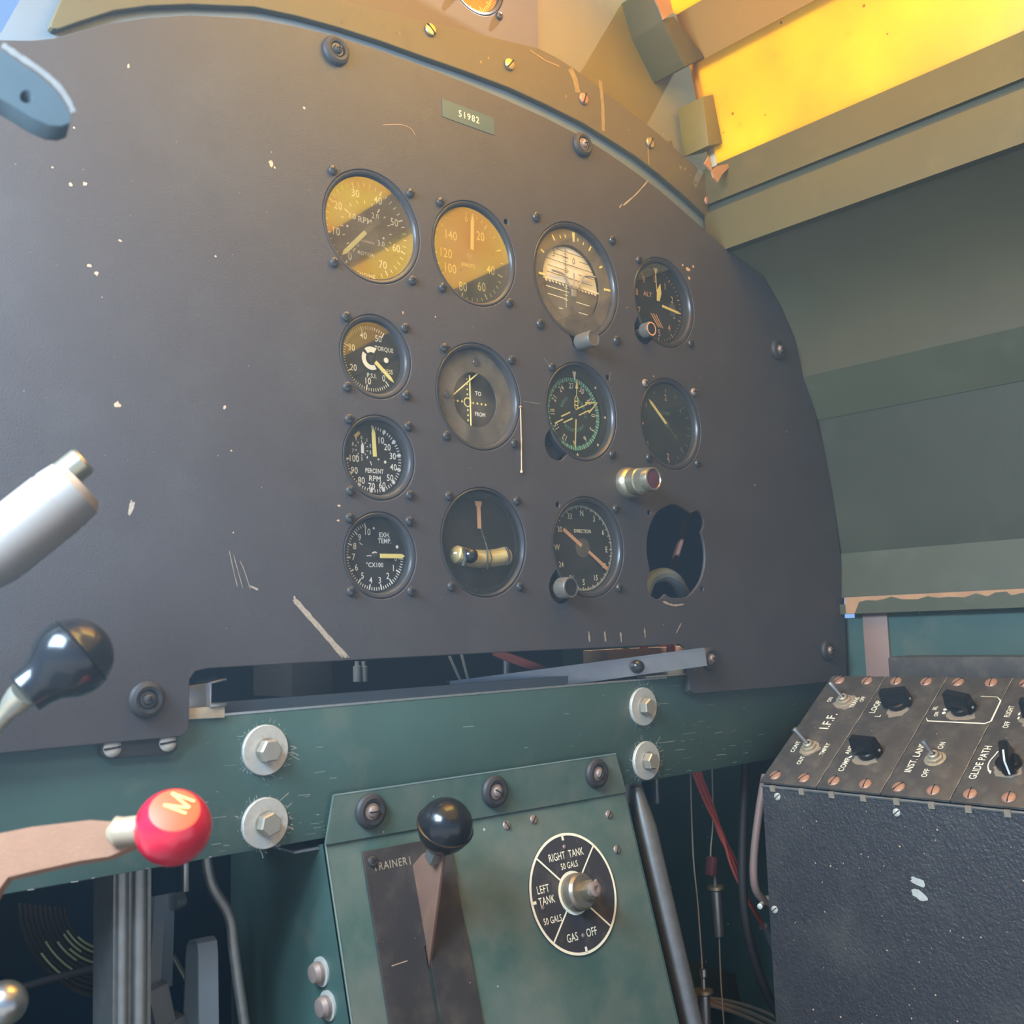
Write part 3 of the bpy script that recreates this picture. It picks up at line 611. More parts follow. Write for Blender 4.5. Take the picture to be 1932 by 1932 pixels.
b.tube([(-.4, -5.5, -3.4), (-.2, 6.6, -3.4)], [.9, .6], 8); b.box((-.5, -9, -3.9), (5, 7, 1.2), 0, None, .4)
b.build('wing_symbol', mat('wing_grey', (.30, .26, .20), .5), g, scale=.001)
def knob(parent, c, ax, r, h, m_side, m_cap, rim=None, name='setting_knob', z0=0.0, n=40, knurl=True):
    M = axis_frame((c[0], c[1], c[2]), ax, (0, 1, 0)); b = MB()
    b.lathe([(r * .5, -6), (r * .5, z0), (r * .96, z0 + .2), (r, z0 + .8), (r, h - .7), (r * .95, h)], n, 0, M)
    if knurl:
        for i in range(n):
            a = 2 * pi * i / n; b.box((r * cos(a), r * sin(a), (z0 + h) / 2), (.35, .35, (h - z0) * .78), 0, M)
    o = b.build(name, m_side, parent, scale=.001)
    q = MB(); q.ring(r * .80, r * .96, h + .05, M=M); q.build('knob_rim', rim or m_side, o, scale=.001)
    MB().lathe([(r * .82, h), (r * .78, h - .35), (0, h - .35)], n, 0, M).build('knob_cap', m_cap, o, scale=.001)
    return o
GREYBLK = mat('worn_black_knob', (.11, .095, .075), .45, var=.2, vs=120)
knob(g, (-1, -51, 0), (.04, .02, 1), 6.6, 16, GREYBLK, GREYBLK, None, knurl=False)
# --- altimeter
g = gauge('alt', 'altimeter', 'ALT gauge with two pointers and a knurled knob, last in the top gauge row', rec=9, w=4.6)
z = -8.85; b = MB()
for i in range(50):
    mj = i % 5 == 0; b.tick(i * 7.2, 28.8 if mj else 30.2, 32, .9 if mj else .45, z)
for i, r in ((0, 22.5), (1, 22), (2, 22), (3, 23), (4, 23.5), (5, 25), (6, 24), (7, 25), (8, 26), (9, 25)): b.text(str(i), *pos(r, i * 36 - 3), 6.0, z, nar=.8, bold=.08)
b.text('ALT', -11.4, 7.4, 4.0, z, nar=1.05, bold=.2)
for k in range(3): b.stroke([(-8.5 + k * 3.2, -8.5), (1.0 + k * 2.6, -19.5)], 1.1, z)
b.build('markings', PEACH, g, scale=.001)
b = MB(); b.box((20, -1.2, z + .2), (7.5, 11, .3)); b.build('pressure_window', GREYFACE, g, scale=.001)
b = MB()
for k, t_ in enumerate(('30.1', '30.0', '29.9')): b.text(t_, 19.5, 2.6 - k * 3.9, 2.0, z + .5)
b.build('pressure_scale', DIMMARK, g, scale=.001)
b = MB(); needle(b, 97, 5, 29.5, 2.2, -7.2, 4); b.stroke([(-1.9, 11), (-2.4, 27)], .9, -6.6); b.poly([(-5.0, 32), (.8, 32), (-2.2, 26)], -6.6)
b.prism([(-2.6, 2.8), (.6, 2.6), (3.4, 10), (2.6, 18.5), (-1.6, 12.2)], -6.6, -6.1); b.build('pointers', LUME, g, scale=.001)
knob(g, (-29.5, -30, 0), (.03, .0, 1), 6.0, 9, GREYBLK, DIAL, PEACH)
screw_mb(.0036, .002, 'slot', 70).build('clamp_screw', [SCREW, HOLE], g, M=Matrix.Translation((-.0355, -.019, -.004)))
MB().prism(circ(-28, -29, 11.5, 24), -9, -7).build('knob_flange', BEZEL, g, scale=.001)
# --- torque pressure
g = gauge('trq', 'torque_gauge', 'small TORQUE PRESS gauge in the first column below the RPM gauge', rec=7, w=4.2, tilt=1.9)
z = -6.85; b = MB()
TA = lambda v: 140 + v * 5.0
for i in range(0, 51):
    mj = i % 10 == 0; b.tick(TA(i), 18.3 if mj else 20.1, 22.3, .8 if mj else .45, z)
for i in range(6): b.text(str(i * 10), *pos(16, TA(i * 10) - (6 if i == 5 else 0)), 4.4, z, bold=.07)
b.text('TORQUE', 11.0, 8.0, 3.0, z, nar=.85, bold=.05); b.text('PRESS', 13.0, -7.2, 3.0, z, nar=.85, bold=.05); b.text('P.S.I.', .6, -11.6, 3.0, z, nar=.9, bold=.06)
b.build('markings', CREAM, g, scale=.001)
b = MB(); needle(b, 130, 3.4, 22.6, 2.5, -5.4, 4); b.build('pointer', LUME, g, scale=.001)
b = MB(); b.ring(4.6, 7.8, -5.8, 150, 300); b.ring(4.4, 8.2, -5.8, -42, 28); b.disc(1.9, -5.8, 0, (11.8, .4)); b.build('counterweight', CREAM, g, scale=.001)
hub(g, 2.4, -6.6)
# --- course deviation
g = gauge('vor', 'course_indicator', 'TO FROM course gauge with crossed yellow bars and dotted cross, second row', rec=6, w=4.0, face=GREYFACE, glass=DIRTYGLASS, dial=False)
MB().plate([circ(0, 0, RL - 3.9, 64), circ(1, -1, 20.2, 56)], -7, -6).build('mask', GREYFACE, g, scale=.001)
MB().lathe([(35, -10.2), (0, -10.2)], 48).build('dial', DIAL, g, scale=.001)
for (x, y) in ((2.4, 26.9), (-25.3, 0)): screw_mb(.0033, .0016, 'slot', -60).build('face_screw', [SCREW, HOLE], g, M=Matrix.Translation((x / 1000, y / 1000, -.006)))
b = MB(); z = -10; c = (-3.2, -2.6)
for k in range(4):
    for d in ((1, 0), (-1, 0), (0, 1), (0, -1)): b.disc(.85 if d[0] else .8, z, 0, (c[0] + d[0] * (5.2 + k * 3.9), c[1] + d[1] * (5.8 + k * 3.75)), 12)
b.ring(2.7, 3.6, z, c=c); b.build('dots', LUME, g, scale=.001)
b = MB(); b.text('TO', 7.0, 4.8, 3.0, z, nar=.95, bold=.14); b.text('FROM', 8.2, -10.6, 3.0, z, nar=.85, bold=.14); b.build('lettering', WHITE, g, scale=.001)
b = MB(); b.tube([(-2.0, 17.2, -8.4), (-2.0, -21, -8.4)], .55, 6); b.tube([(5.2, 19.2, -7.9), (-19.3, -.4, -7.9)], .55, 6); b.build('deviation_bars', LUME, g, scale=.001)
# --- radio magnetic indicator
g = gauge('rmi', 'radio_magnetic_indicator', 'RADIO MAGNETIC INDICATOR gauge with green compass ring, third gauge in second row', rec=10, w=3.6)
MB().plate([circ(0, 0, RL - 3.7, 64), circ(0, 0, 30, 64)], -8, -7).build('mask', DIAL, g, scale=.001)
b = MB(); b.ring(25.8, 29.2, -9.9, n=72); b.build('compass_band', BAND, g, scale=.001)
b = MB(); c0 = 272.5
for i in range(72):
    mj = i % 2 == 0; b.tick(i * 5 - c0, 25.6 if mj else 27.2, 29.3, .5 if mj else .35, -9.8)
for n_ in range(0, 36, 3):
    if n_ != 9: b.text(str(n_), *pos(22.3, n_ * 10 - c0), 4.6, -9.8, rot=-(n_ * 10 - c0), nar=.8, bold=.08)
b.text('9', *pos(23.5, 90 - c0 + 4), 3.6, -9.8, rot=0)
for an in (45, 90, 135, 180):
    x, y = pos(32.6, an); b.poly([pos(31.4, an), pos(33.8, an + 2.2), pos(33.8, an - 2.2)], -6.9)
b.poly([(-2.2, 33.6), (2.2, 33.6), (.2, 26.5), (-.2, 26.5)], -6.8)
b.build('markings', CREAM, g, scale=.001)
b = MB()
for word, a0, st in (('RADIO', -68, 9), ('MAGNETIC', 22, 10.5), ('INDICATOR', 130, 11.5)):
    for i, ch in enumerate(word): b.text(ch, *pos(13.2, a0 + i * st), 2.8, -9.8, rot=-(a0 + i * st), bold=.04)
b.build('dial_title', PALEGREEN, g, scale=.001)
b = MB(); R_ = Matrix.Rotation(radians(-5), 4, 'Z')
b.stroke([(0, 14), (0, 22)], .8, -6.6, 0, R_); b.poly([(-1.6, 20), (1.6, 20), (0, 28.4)], -6.6, 0, R_); b.stroke([(0, -5), (0, -27.5)], 1.2, -6.6, 0, R_)
b.ring(1.3, 2.2, -6.6, c=(0, 8), M=R_ @ Matrix.Diagonal((1, 1.0, 1, 1))); b.stroke([(-1.9, 8), (-1.7, 12), (0, 14.5), (1.7, 12), (1.9, 8), (1.7, 5), (0, 2.6), (-1.7, 5), (-1.9, 8)], .8, -6.6, 0, R_)
b.build('single_pointer', LUME, g, scale=.001)
b = MB(); R_ = Matrix.Rotation(radians(-66), 4, 'Z')
for sx in (-2.6, 2.6):
    b.stroke([(sx, 3), (sx, 16)], 1.0, -7.4, 0, R_); b.stroke([(sx, -5), (sx, -16)], 1.1, -7.4, 0, R_)
    b.stroke([(sx * 1.6, 14.5), (0, 28)], [1.6, .5], -7.4, 0, R_)
b.stroke([(0, -15), (0, -25)], 1.1, -7.4, 0, R_)
b.build('double_pointer', LUME, g, scale=.001); hub(g, 2.2, -7.8)
MB().prism(circ(-28.5, -28.5, 12, 24), -9, -6.5).build('knob_flange', BEZEL, g, scale=.001)
MB().lathe([(2.3, -6.5), (2.3, -6.2), (1.6, -6.0), (0, -8)], 16, 0, Matrix.Translation((-31, -27, 0))).build('stud_hole', HOLE, g, scale=.001)
# --- rate of climb
g = gauge('clb', 'climb_gauge', 'dark CLIMB gauge with a single yellow pointer at the end of the second row', rec=6.5, w=4.4)
z = -6.4; b = MB()
b.text('2', 1.8, 24, 5.4, z, nar=.8, bold=.06); b.text('2', 1.2, -27.3, 5.4, z, nar=.8, bold=.06); b.text('.5', -23.6, 15.0, 3.4, z); b.text('.5', -24.2, -17.6, 3.4, z)
b.tick(4, 28.6, 32, .7, z); b.tick(176, 29.6, 32.5, .7, z); b.tick(-25, 28.6, 31, .5, z); b.poly([(-30.3, -2), (-27.9, -2), (-27.9, -.2), (-30.3, -.2)], z)
b.build('markings', PEACH, g, scale=.001)
b = MB(); b.text('4', 20.4, 14.4, 4.6, z, nar=.8); b.text('4', 19.2, -19.4, 4.6, z, nar=.8); b.text('CLIMB', .2, 10.3, 3.0, z, nar=.95)
for an in (30, 54, 72, 90, 102, 120, 135, 152): b.tick(an, 28.4, 32.4, .6, z)
b.build('faded_markings', DIMMARK, g, scale=.001)
b = MB(); needle(b, -48, 1.5, 29.8, 2.3, -5.0, 4); b.build('pointer', PEACH if False else LUME, g, scale=.001)
b = MB(); b.disc(2.6, -4.6); b.stroke([(1, -1), (11.4, -9.8)], 1.3, -5); b.disc(1.8, -4.9, 0, (10.8, -9.4)); b.build('counterweight', GREYFACE, g, scale=.001)
# --- percent rpm
g = gauge('pct', 'percent_tachometer', 'small PERCENT RPM gauge with white figures and sub-dial, third in first column', rec=7.5, w=4.0)
z = -7.35; b = MB()
PA = lambda v: -2 + v * 2.69
for i in range(1, 101, 2):
    b.tick(PA(i), 20.2, 22.4, .55, z)
for i in range(0, 101, 10): b.tick(PA(i), 19.2, 22.8, 1.0, z)
for i in range(1, 11): b.text(str(i * 10), *pos({1: 14.4, 2: 14.4, 3: 15.8, 4: 16.6, 5: 17.6, 6: 18.6, 7: 18.6, 8: 18, 9: 17.6, 10: 15.5}[i], PA(i * 10)), 4.4, z, bold=.12, nar=.85)
b.text('PERCENT', .5, -8.0, 3.0, z, nar=.78, bold=.14); b.text('RPM', .8, -13.2, 3.7, z, nar=.95, bold=.14)
c = (-9.2, 6.6)
for i in range(10):
    b.tick(i * 36, 4.0, 5.4, .5, z, 0, c); b.text(str(i), *pos(7.2, i * 36, c), 2.3, z, nar=.9, bold=.06)
b.disc(.7, z, 0, (4.0, .2)); b.disc(1.0, z, 0, (9.3, -1.2)); b.stroke([(-2.6, -1.5), (-1.6, -4.2)], .6, z)
b.build('markings', WHITE, g, scale=.001)
b = MB(); needle(b, -3, 1.5, 21.5, 2.7, -5.8, 4, 0, (0, 0)); b.stroke([(-14.8, 13.8), (-11.0, 17.2)], 2.2, -6.8); b.build('pointer', LUME, g, scale=.001)
b = MB(); b.prism([(-10.2, 3.2), (-8.2, 3.2), (-8.2, 8.4), (-9.2, 10.6), (-10.2, 8.4)], -6.6, -6.2); b.build('sub_pointer', WHITE, g, scale=.001)
# --- exhaust temperature
g = gauge('exh', 'exhaust_temperature_gauge', 'small EXH. TEMP. gauge with yellow pointer at zero, lowest in first column', rec=7, w=4.0)
z = -6.85; b = MB()
EA = lambda v: 94 + v * 24.6
for i in range(0, 51):
    mj = i % 5 == 0; b.tick(EA(i / 5), 19.0 if mj else 20.6, 22.8, 1.0 if mj else .6, z)
for i in range(11): b.text(str(i), *pos(16.6, EA(i)), 4.2, z, nar=.85, bold=.1)
b.text('EXH.', 8.0, 14.0, 3.2, z, nar=.85, bold=.12); b.text('TEMP.', 8.0, 10.0, 3.2, z, nar=.85, bold=.12); b.text('\u00b0CX100', -.3, -6.0, 2.9, z, nar=.95, bold=.1)
b.disc(1.1, z, 0, (17.9, 6.5)); b.disc(.8, z, 0, (-.5, 18.4)); b.stroke([(-12, 8.6), (-9.5, 7)], .4, z); b.stroke([(-6.5, 0), (-2.6, .2)], .5, z); b.ring(2.2, 3.0, z, -50, 40)
b.build('markings', WHITE, g, scale=.001)
b = MB(); needle(b, 89.5, 3.0, 22.8, 2.9, -5.4, 2.5); b.build('pointer', LUME, g, scale=.001); hub(g, 2.0, -6.7)
# --- turn and slip
g = gauge('trn', 'turn_and_slip_gauge', 'turn and slip gauge with orange needle and ball tube, bottom of the second column', rec=9, w=2.6)
CRK = mat('crackled_black', (.020, .022, .026), .18, var=.3, vs=300, bump=1.2, bs=260)
MB().plate([circ(0, 0, RL - 2.8, 64), circ(0, 0, RL - 6.2, 64)], -4.6, -3.9).build('crackled_ring', CRK, g, scale=.001)
b = MB(); b.prism([(-1.1, 30.4), (5.0, 30.4), (4.6, 27.6), (3.6, 26), (3.9, 10.6), (.9, 10.6), (.6, 26), (-.5, 27.6)], -8.6, -7.9); b.build('turn_needle', PEACH, g, scale=.001)
arc = [V((3 + 62 * sin(a), 50.5 - 62 * cos(a) * 1.0, -8.2)) for a in [radians(x) for x in range(-26, 27, 2)]]
arc = [V((p.x, -11.2 + (p.y + 11.5) * .62, p.z)) for p in arc]
MB().tube(arc, [2.5, 5.2] + [6.6] * (len(arc) - 4) + [5.2, 2.5], 16).build('liquid_tube', IVORY, g, scale=.001)
MB().tube([(p.x, p.y, p.z + .3) for p in arc], [3.0, 5.8] + [7.2] * (len(arc) - 4) + [5.8, 3.0], 16).build('glass_tube', TUBEGLASS, g, scale=.001)
bp = V((-12.5, -9.6, -1.4)); prof = [(5.6 * sin(a), -5.6 * cos(a)) for a in [pi * i / 10 for i in range(11)]]
MB().lathe(prof, 20, 0, Matrix.Translation(bp)).build('slip_ball', BAKELITE, g, scale=.001)
b = MB(); b.tube([(3.0, 10, -7.2), (3.0, -4, -1.0), (3.0, -19, -1.0), (3, -22, -8.5)], .55, 6); b.tube([(6.2, -4.6, -2.4), (6.9, -11, -.9), (6.2, -17.4, -2.4)], .3, 6); b.build('centre_wire', RUBBER, g, scale=.001)
b = MB(); b.tube([(-18, -4.2, -2.6), (-16.6, -11, -.9), (-18, -17, -2.6)], 1.6, 8); b.tube([(23, -2.6, -3), (24, -9, -1.4), (23, -15.6, -3)], 1.2, 8); b.build('tube_clips', RUBBER, g, scale=.001)
b = MB(); b.text('FULL', 7, 4.5, 1.6, -8.9); b.build('lettering', DIMMARK, g, scale=.001)
# --- direction
g = gauge('dir', 'direction_indicator', 'DIRECTION compass gauge with long peach pointer and knurled knob, bottom row', rec=7.5, w=4.4)
z = -7.35; b = MB()
for i in range(180):
    mj = i % 15 == 0; b.tick(i * 2 + 1, 31.6 if i % 5 else 30.4, 33.4, .45 if i % 5 else .6, z)
for t_, an, h in (('N', 2, 4.6), ('3', 32, 4.2), ('6', 62, 4.2), ('E', 92, 4.6), ('12', 121, 4.2), ('15', 150, 4.2), ('S', 180, 4.6), ('21', 208, 4.2), ('24', 240, 4.2), ('W', 269, 4.6), ('30', 300, 4.2), ('33', 333, 4.2)): b.text(t_, *pos(27.0, an), h, z, nar=.82, bold=.12)
b.text('DIRECTION', 1, 13, 2.7, z, nar=.88, bold=.2)
b.build('markings', CREAM, g, scale=.001)
b = MB(); b.stroke([(-21, 13.8), (-2.2, 1.5)], 3.0, -5.8); b.stroke([(5.4, -2.8), (25.5, -16.2)], [2.4, 3.2], -5.8); b.build('pointer', PEACH, g, scale=.001)
MB().lathe([(7.5, -7.3), (7.5, -6.6), (0, -6.6)], 32).build('hub', GREYFACE, g, scale=.001)
MB().prism(circ(-31, -31, 11.6, 24), -9, -6.5).build('knob_flange', BEZEL, g, scale=.001)
knob(g, (-32.5, -31.8, 0), (.03, .0, 1), 7.8, 11.5, mat('knurled_nickel', (.15, .125, .095), .45, .3), DIAL, ALU)
# --- gauge in the overhead plate (only its lower rim shows)
g = empty('overhead_gauge', PANEL(gq[0], gq[1], .0295), 'amber-lit gauge cut off by the top edge of the photo', 'gauge')
MB().lathe([(29.4, -7), (29.4, -.7), (28.6, -.2), (26.6, -1.0), (25.8, -3), (25.6, -8)], 56).build('bezel', BEZEL, g, scale=.001)
MB().lathe([(25.8, -7.5), (0, -7.5)], 48).build('dial', DIAL, g, scale=.001)
b = MB()
for i in range(60): b.tick(i * 6, 21.5 if i % 5 else 19.5, 24, .7, -7.3)
b.build('markings', CREAM, g, scale=.001)
MB().lathe([(25.8, -3.4), (25.8, -2.8), (0, -2.8)], 48).build('cover_glass', GLASS, g, scale=.001)
for a_, b_ in ((23.5, -23.5), (-23.5, -23.5)): screw_mb(.0034, .0026, 'cross', 30).build('mounting_screw', [SCREW, HOLE], g, M=Matrix.Translation((a_ / 1000, b_ / 1000, 0)))

# ================================================================== THINGS BEHIND THE EMPTY HOLE
p = at(1250, 1095, Y=.03)
b = MB().tube(spline([at(1216, 1120, Y=.022), at(1226, 1094, Y=.022), at(1250, 1084, Y=.022), at(1272, 1092, Y=.022), at(1290, 1120, Y=.03), at(1305, 1145, Y=.04)], 6), .0058, 10)
tag(b.build('bent_strap', GREYPAINT), 'grey bent metal strap seen through the empty gauge hole', 'strap')
b = MB().prism([(0, 0), (.02, .004), (.03, .012), (.045, .022), (.07, .03), (.07, -.02), (0, -.02)], 0, .004, 0, frame(at(1278, 1130, Y=.045), (1, 0, 0), (0, 0, 1)))
tag(b.build('ragged_plate', GREYPAINT), 'torn pale grey plate edge low inside the empty gauge hole', 'plate')
b = MB().tube([at(1265, 1080, Y=.06), at(1305, 960, Y=.10)], .0030, 6); tag(b.build('hanging_wire', mat('dull_red_brown', (.10, .035, .035), .8)), 'dull red wire hanging inside the empty gauge hole', 'wire')

# ================================================================== CROSS BEAM
beam = empty('cross_beam', (0, .008, -.196), 'wide green painted metal cross beam bolted below the instrument panel', 'beam')
bz = MB().box((-.02, .0105, -.1962), (.84, .005, .0804), 0, None, .0006); bz.box((-.02, .027, -.1600), (.84, .036, .003), 0, None, .0004)
bz.box((-.05, .0088, -.15615), (.40, .0022, .0013), 1)
random.seed(9)
def bst(px, wd, mi=2):
    c = [P2(p_, .008) for p_ in px]; bz.stroke(c, wd / 1000, -.0079, mi, FM)
for (x, y) in ((500, 1415), (500, 1553), (1213, 1333), (1219, 1435)):
    for i in range(60):
        a = random.uniform(0, 2 * pi); rr = random.gauss(46, 3) if x < 700 else random.gauss(26, 2); ex = random.expovariate(.3)
        kx = 1 if x < 700 else .95; ky = 1.1 if x < 700 else 1.45; t_ = a + random.uniform(-.10, .10)
        bst([(x + rr * cos(a) * kx, y + rr * sin(a) * ky), (x + (rr + ex) * cos(t_) * kx + 1.5, y + (rr + ex) * sin(t_) * ky)], random.uniform(.12, .45))
for i in range(150):
    x = random.choice([random.uniform(380, 660), random.uniform(1060, 1420), random.uniform(370, 1500)]); lo_, hi_ = 1392 - .0905 * x + 8, 1690 - .181 * x - 8
    y = random.uniform(lo_, hi_) if i % 2 else hi_ - random.expovariate(.03)
    if y < lo_ or (y > 1600 - .17 * x and 620 < x < 1180): continue
    dx = random.expovariate(.12); bst([(x, y), (x + dx, y - dx * .1 - random.uniform(-1, 1))], random.uniform(.08, .30))
for i in range(14):
    x = random.uniform(20, 1430); y = 1690 - x * .1805; bst([(x, y - 1.5), (x + random.uniform(4, 14), y - 3)], random.uniform(.2, .5))
bz.build('beam_web', [GREEN, EDGE, mat('scratch_pale', (.40, .42, .36), .8, var=.3, vs=500)], beam, loc=(0, .008, -.196))
def washer_bolt(parent, x, zz, r, hexr, ang=8):
    o = MB().lathe([(r, 0), (r, .0018), (r * .97, .0024), (hexr * .6, .0024)], 48).build('washer', ZINC, parent, M=PANEL(x, zz + .196, -.0002 + .0))
    h = MB().lathe([(hexr, .0024), (hexr, .0088), (hexr * .88, .0098), (0, .0098)], 6, 0, Matrix.Rotation(radians(ang), 4, 'Z'))
    h.lathe([(hexr * 1.06, .0024), (hexr * 1.06, .0032), (hexr * .9, .0032)], 24)
    h.build('hex_bolt', mat('hex_zinc', (.42, .38, .30), .4, .6, var=.12, vs=200), o)
for i, (x, y, r, hx) in enumerate([(500, 1415, .0149, .0070), (499.5, 1553, .0149, .0070), (1213, 1333, .0152, .0068), (1219, 1435, .0152, .0068)]):
    p = at(x, y, Y=.007); washer_bolt(beam, p.x, p.z, r, hx, i * 17)
# brackets sticking out of the slot
b = MB(); M = frame(at(357, 1342, Y=.0), (1, 0, 0), (0, 0, 1))
pts = [P2(q, .006) for q in [(300, 1312), (388, 1291), (392, 1285), (425, 1279), (425, 1283), (398, 1289), (396, 1296), (398, 1324), (402, 1328), (425, 1326), (425, 1331), (398, 1333), (390, 1328), (300, 1336)]]
b = MB().prism([P2(q, .006) for q in [(300, 1302), (394, 1288), (394, 1333), (300, 1340)]], -.0055, -.0090, 0, FM, .0004)
b.prism([P2(q, .006) for q in [(392, 1287), (425, 1279), (425, 1283.5), (397, 1290), (396, 1326), (425, 1326), (425, 1331.5), (394, 1334)]], -.004, -.022, 0, FM, .0003)
tag(b.build('channel_clip', ALU), 'bare metal C-shaped channel clip in the corner of the slot under the panel', 'clip')
b = MB().prism([P2(q, .006) for q in [(300, 1334), (424, 1332), (424, 1354), (300, 1360)]], -.0058, -.0085, 0, FM, .0004)
tag(b.build('packing_strip', mat('ivory_packing', (.55, .49, .36), .6, var=.2, vs=160, dust=(.45, .27, .12), dth=.58, dsc=120)), 'stained ivory packing strip below the C-shaped channel clip', 'strip')
A_, B__ = at(1331, 1239, Y=-.016), at(850, 1304, Y=.060)
ax = (B__ - A_).normalized(); M = frame(A_, ax, (0, .05, 1)); ln = (B__ - A_).length
rail = empty('channel_rail', A_, 'long metal channel rail with a black button sloping out of the slot', 'rail')
b = MB(); b.box((ln / 2, 0, 0), (ln, .0135, .0012), 0, M); b.box((ln / 2, .0068, .003), (ln, .0012, .008), 0, M); b.box((ln / 2, -.0068, .003), (ln, .0012, .008), 0, M)
b.build('channel', STEEL, rail, loc=A_)
bp = at(1202, 1258, Y=.004); nrm = (M.to_3x3() @ V((0, 0, 1))); nrm = nrm if nrm.y < 0 else -nrm
MB().lathe([(.0052, -.004), (.0056, .001), (.0046, .0042), (.0022, .0062), (0, .0066)], 24, 0, axis_frame(at(1202, 1258, Y=.0045), nrm)).build('button', BAKELITE, rail, loc=A_)
b = MB().box((.1625, .0135, -.1515), (.020, .012, .006), 0, None, .001); b.box((.150, .013, -.1545), (.050, .010, .0015), 0)
tag(b.build('rail_foot', mat('pale_foot', (.55, .50, .40), .6, var=.15, vs=120)), 'small pale foot under the right-hand end of the channel rail', 'foot')
# interior seen through the slot
def px_box(name, x0, y0, x1, y1, Y, dep, m, label, cat):
    a, c = at(x0, y0, Y=Y), at(x1, y1, Y=Y)
    b = MB().box(((a.x + c.x) / 2, Y + dep / 2, (a.z + c.z) / 2), (abs(a.x - c.x), dep, abs(a.z - c.z)), 0, None, .0006); return tag(b.build(name, m), label, cat)
wb = empty('wooden_block', at(1215, 1245, Y=.07), 'orange-brown wooden block with two pegs behind the channel rail', 'block')
L0 = at(1215, 1245, Y=.07)
a, c = at(1145, 1229, Y=.07), at(1330, 1275, Y=.07)
MB().box(((a.x + c.x) / 2, .085, (a.z + c.z) / 2 - .005), (c.x - a.x, .03, abs(a.z - c.z) + .012), 0, None, .001).build('block', WOOD, wb, loc=L0)
for q, r in (((1215, 1222), .004), ((1260, 1222), .0075)):
    p = at(*q, Y=.075); MB().lathe([(r, -.01), (r, .004), (0, .004)], 14, 0, Matrix.Translation((p.x, p.y, p.z))).build('peg', REDWIRE, wb, loc=L0)
b = MB()
for k in range(5): b.tube(spline([at(930, 1226 + k * 2, Y=.06), at(975, 1240 + k * 3, Y=.05), at(1020, 1257 + k * 2.5, Y=.045), at(1075, 1276 + k * 2, Y=.04)], 5), .0013, 6)
tag(b.build('wire_bundle', REDWIRE), 'bundle of red wires crossing the dark slot above the beam', 'wires')
b = MB().tube([at(956, 1232, Y=.10), at(956, 1300, Y=.10)], .0035, 10); tag(b.build('support_rod', STEEL), 'thin grey upright rod behind the red wires in the slot', 'rod')
for k, q in enumerate([((848, 1238), (876, 1300)), ((870, 1232), (888, 1300))]):
    b = MB().tube([at(*q[0], Y=.08), at(*q[1], Y=.08)], .0012, 6); tag(b.build('hanging_string', BEIGE), ['thin beige cord hanging in the slot, further from the red wires', 'thin beige cord hanging in the slot, closer to the red wires'][k], 'cord')
px_box('junction_box', 550, 1240, 628, 1310, .13, .06, mat('dim_brown_box', (.10, .075, .06), .7), 'dim brown box far back inside the slot', 'box')
b = MB()
for k in range(2): b.lathe([(.0032, -.007), (.0032, .004), (.0018, .005), (.0018, .008), (0, .008)], 12, 0, Matrix.Translation(at(674 + k * 12, 1268, Y=.10)))
tag(b.build('terminal_posts', BEIGE), 'two small pale terminal posts inside the dark slot', 'terminals')

# ================================================================== PEDESTAL
KS = .27
pn = V((0, -1, KS)).normalized(); pd = V((0, -KS, -1)).normalized(); po = V((0, .005, -.2395))
PED = frame(po, (1, 0, 0), -pd)                     # local x right, y up the slope, z out of the plate
ped = empty('centre_pedestal', po, 'green sheet metal centre pedestal bolted to the front of the beam', 'pedestal')
b = MB(); x0, x1 = -.1785, .0910
b.prism([(-.1722, .0290), (.0806, .0290), (.0906, -.0015), (-.1785, .0)], -.0048, .0 - .0062 + .0032, 0, frame((0, 0, -.2395), (1, 0, 0), (0, 0, 1)))
b.box(((x0 + x1) / 2, -.20, -.0008), (x1 - x0, .40, .0016), 0, PED)
b.stroke([(-.1722, .0290), (.0806, .0290)], .0009, -.0028, 1, frame((0, 0, -.2395), (1, 0, 0), (0, 0, 1)))
b.quad((x0 + .0003, 0, .0002), (x0 + .0013, 0, .0002), (x0 + .0013, -.4, .0002), (x0 + .0003, -.4, .0002), 1, PED)
b.build('front_plate', [PEDGREEN, mat('worn_edge', (.30, .40, .38), .35, .3, var=.2, vs=200)], ped, loc=po)
b = MB(); e = po + pd * .42
b.prism([(-.0048, -.2395), (-e.y, e.z), (-.13, e.z), (-.13, -.247), (-.03, -.243)], 0, .0016, 0, Matrix(((0, 0, 1, x0), (-1, 0, 0, 0), (0, 1, 0, 0), (0, 0, 0, 1))))
b.build('side_plate', GREEN, ped, loc=po)
b = MB(); b.prism([(-.0048, -.2395), (-e.y, e.z), (-.02, e.z), (-.02, -.2395)], 0, .0016, 0, Matrix(((0, 0, 1, x1 - .002), (-1, 0, 0, 0), (0, 1, 0, 0), (0, 0, 0, 1))))
b.build('side_plate', GREEN, ped, loc=po)
a = at(505, 1606, X=x0); c = at(602, 1592, X=x0)
MB().box((x0 - .008, (a.y + c.y) / 2, -.2425), (.018, abs(a.y - c.y), .0014), 0).build('side_lip', GREYPAINT, ped, loc=po)
for q in ((607, 1833), (620, 1897)):
    p = at(*q, X=x0); o = MB().lathe([(.0088, -.0004), (.0088, .0012), (0, .0012)], 28).build('side_washer', ZINC, ped, M=Matrix.Translation(-po) @ frame(p, (0, 1, 0), (0, 0, 1)) @ Matrix.Rotation(pi, 4, 'X'))
    MB().lathe([(.0062, .001), (.0066, .0040), (.0052, .0068), (0, .0078)], 24).build('bolt_head', PINKSCREW, o)
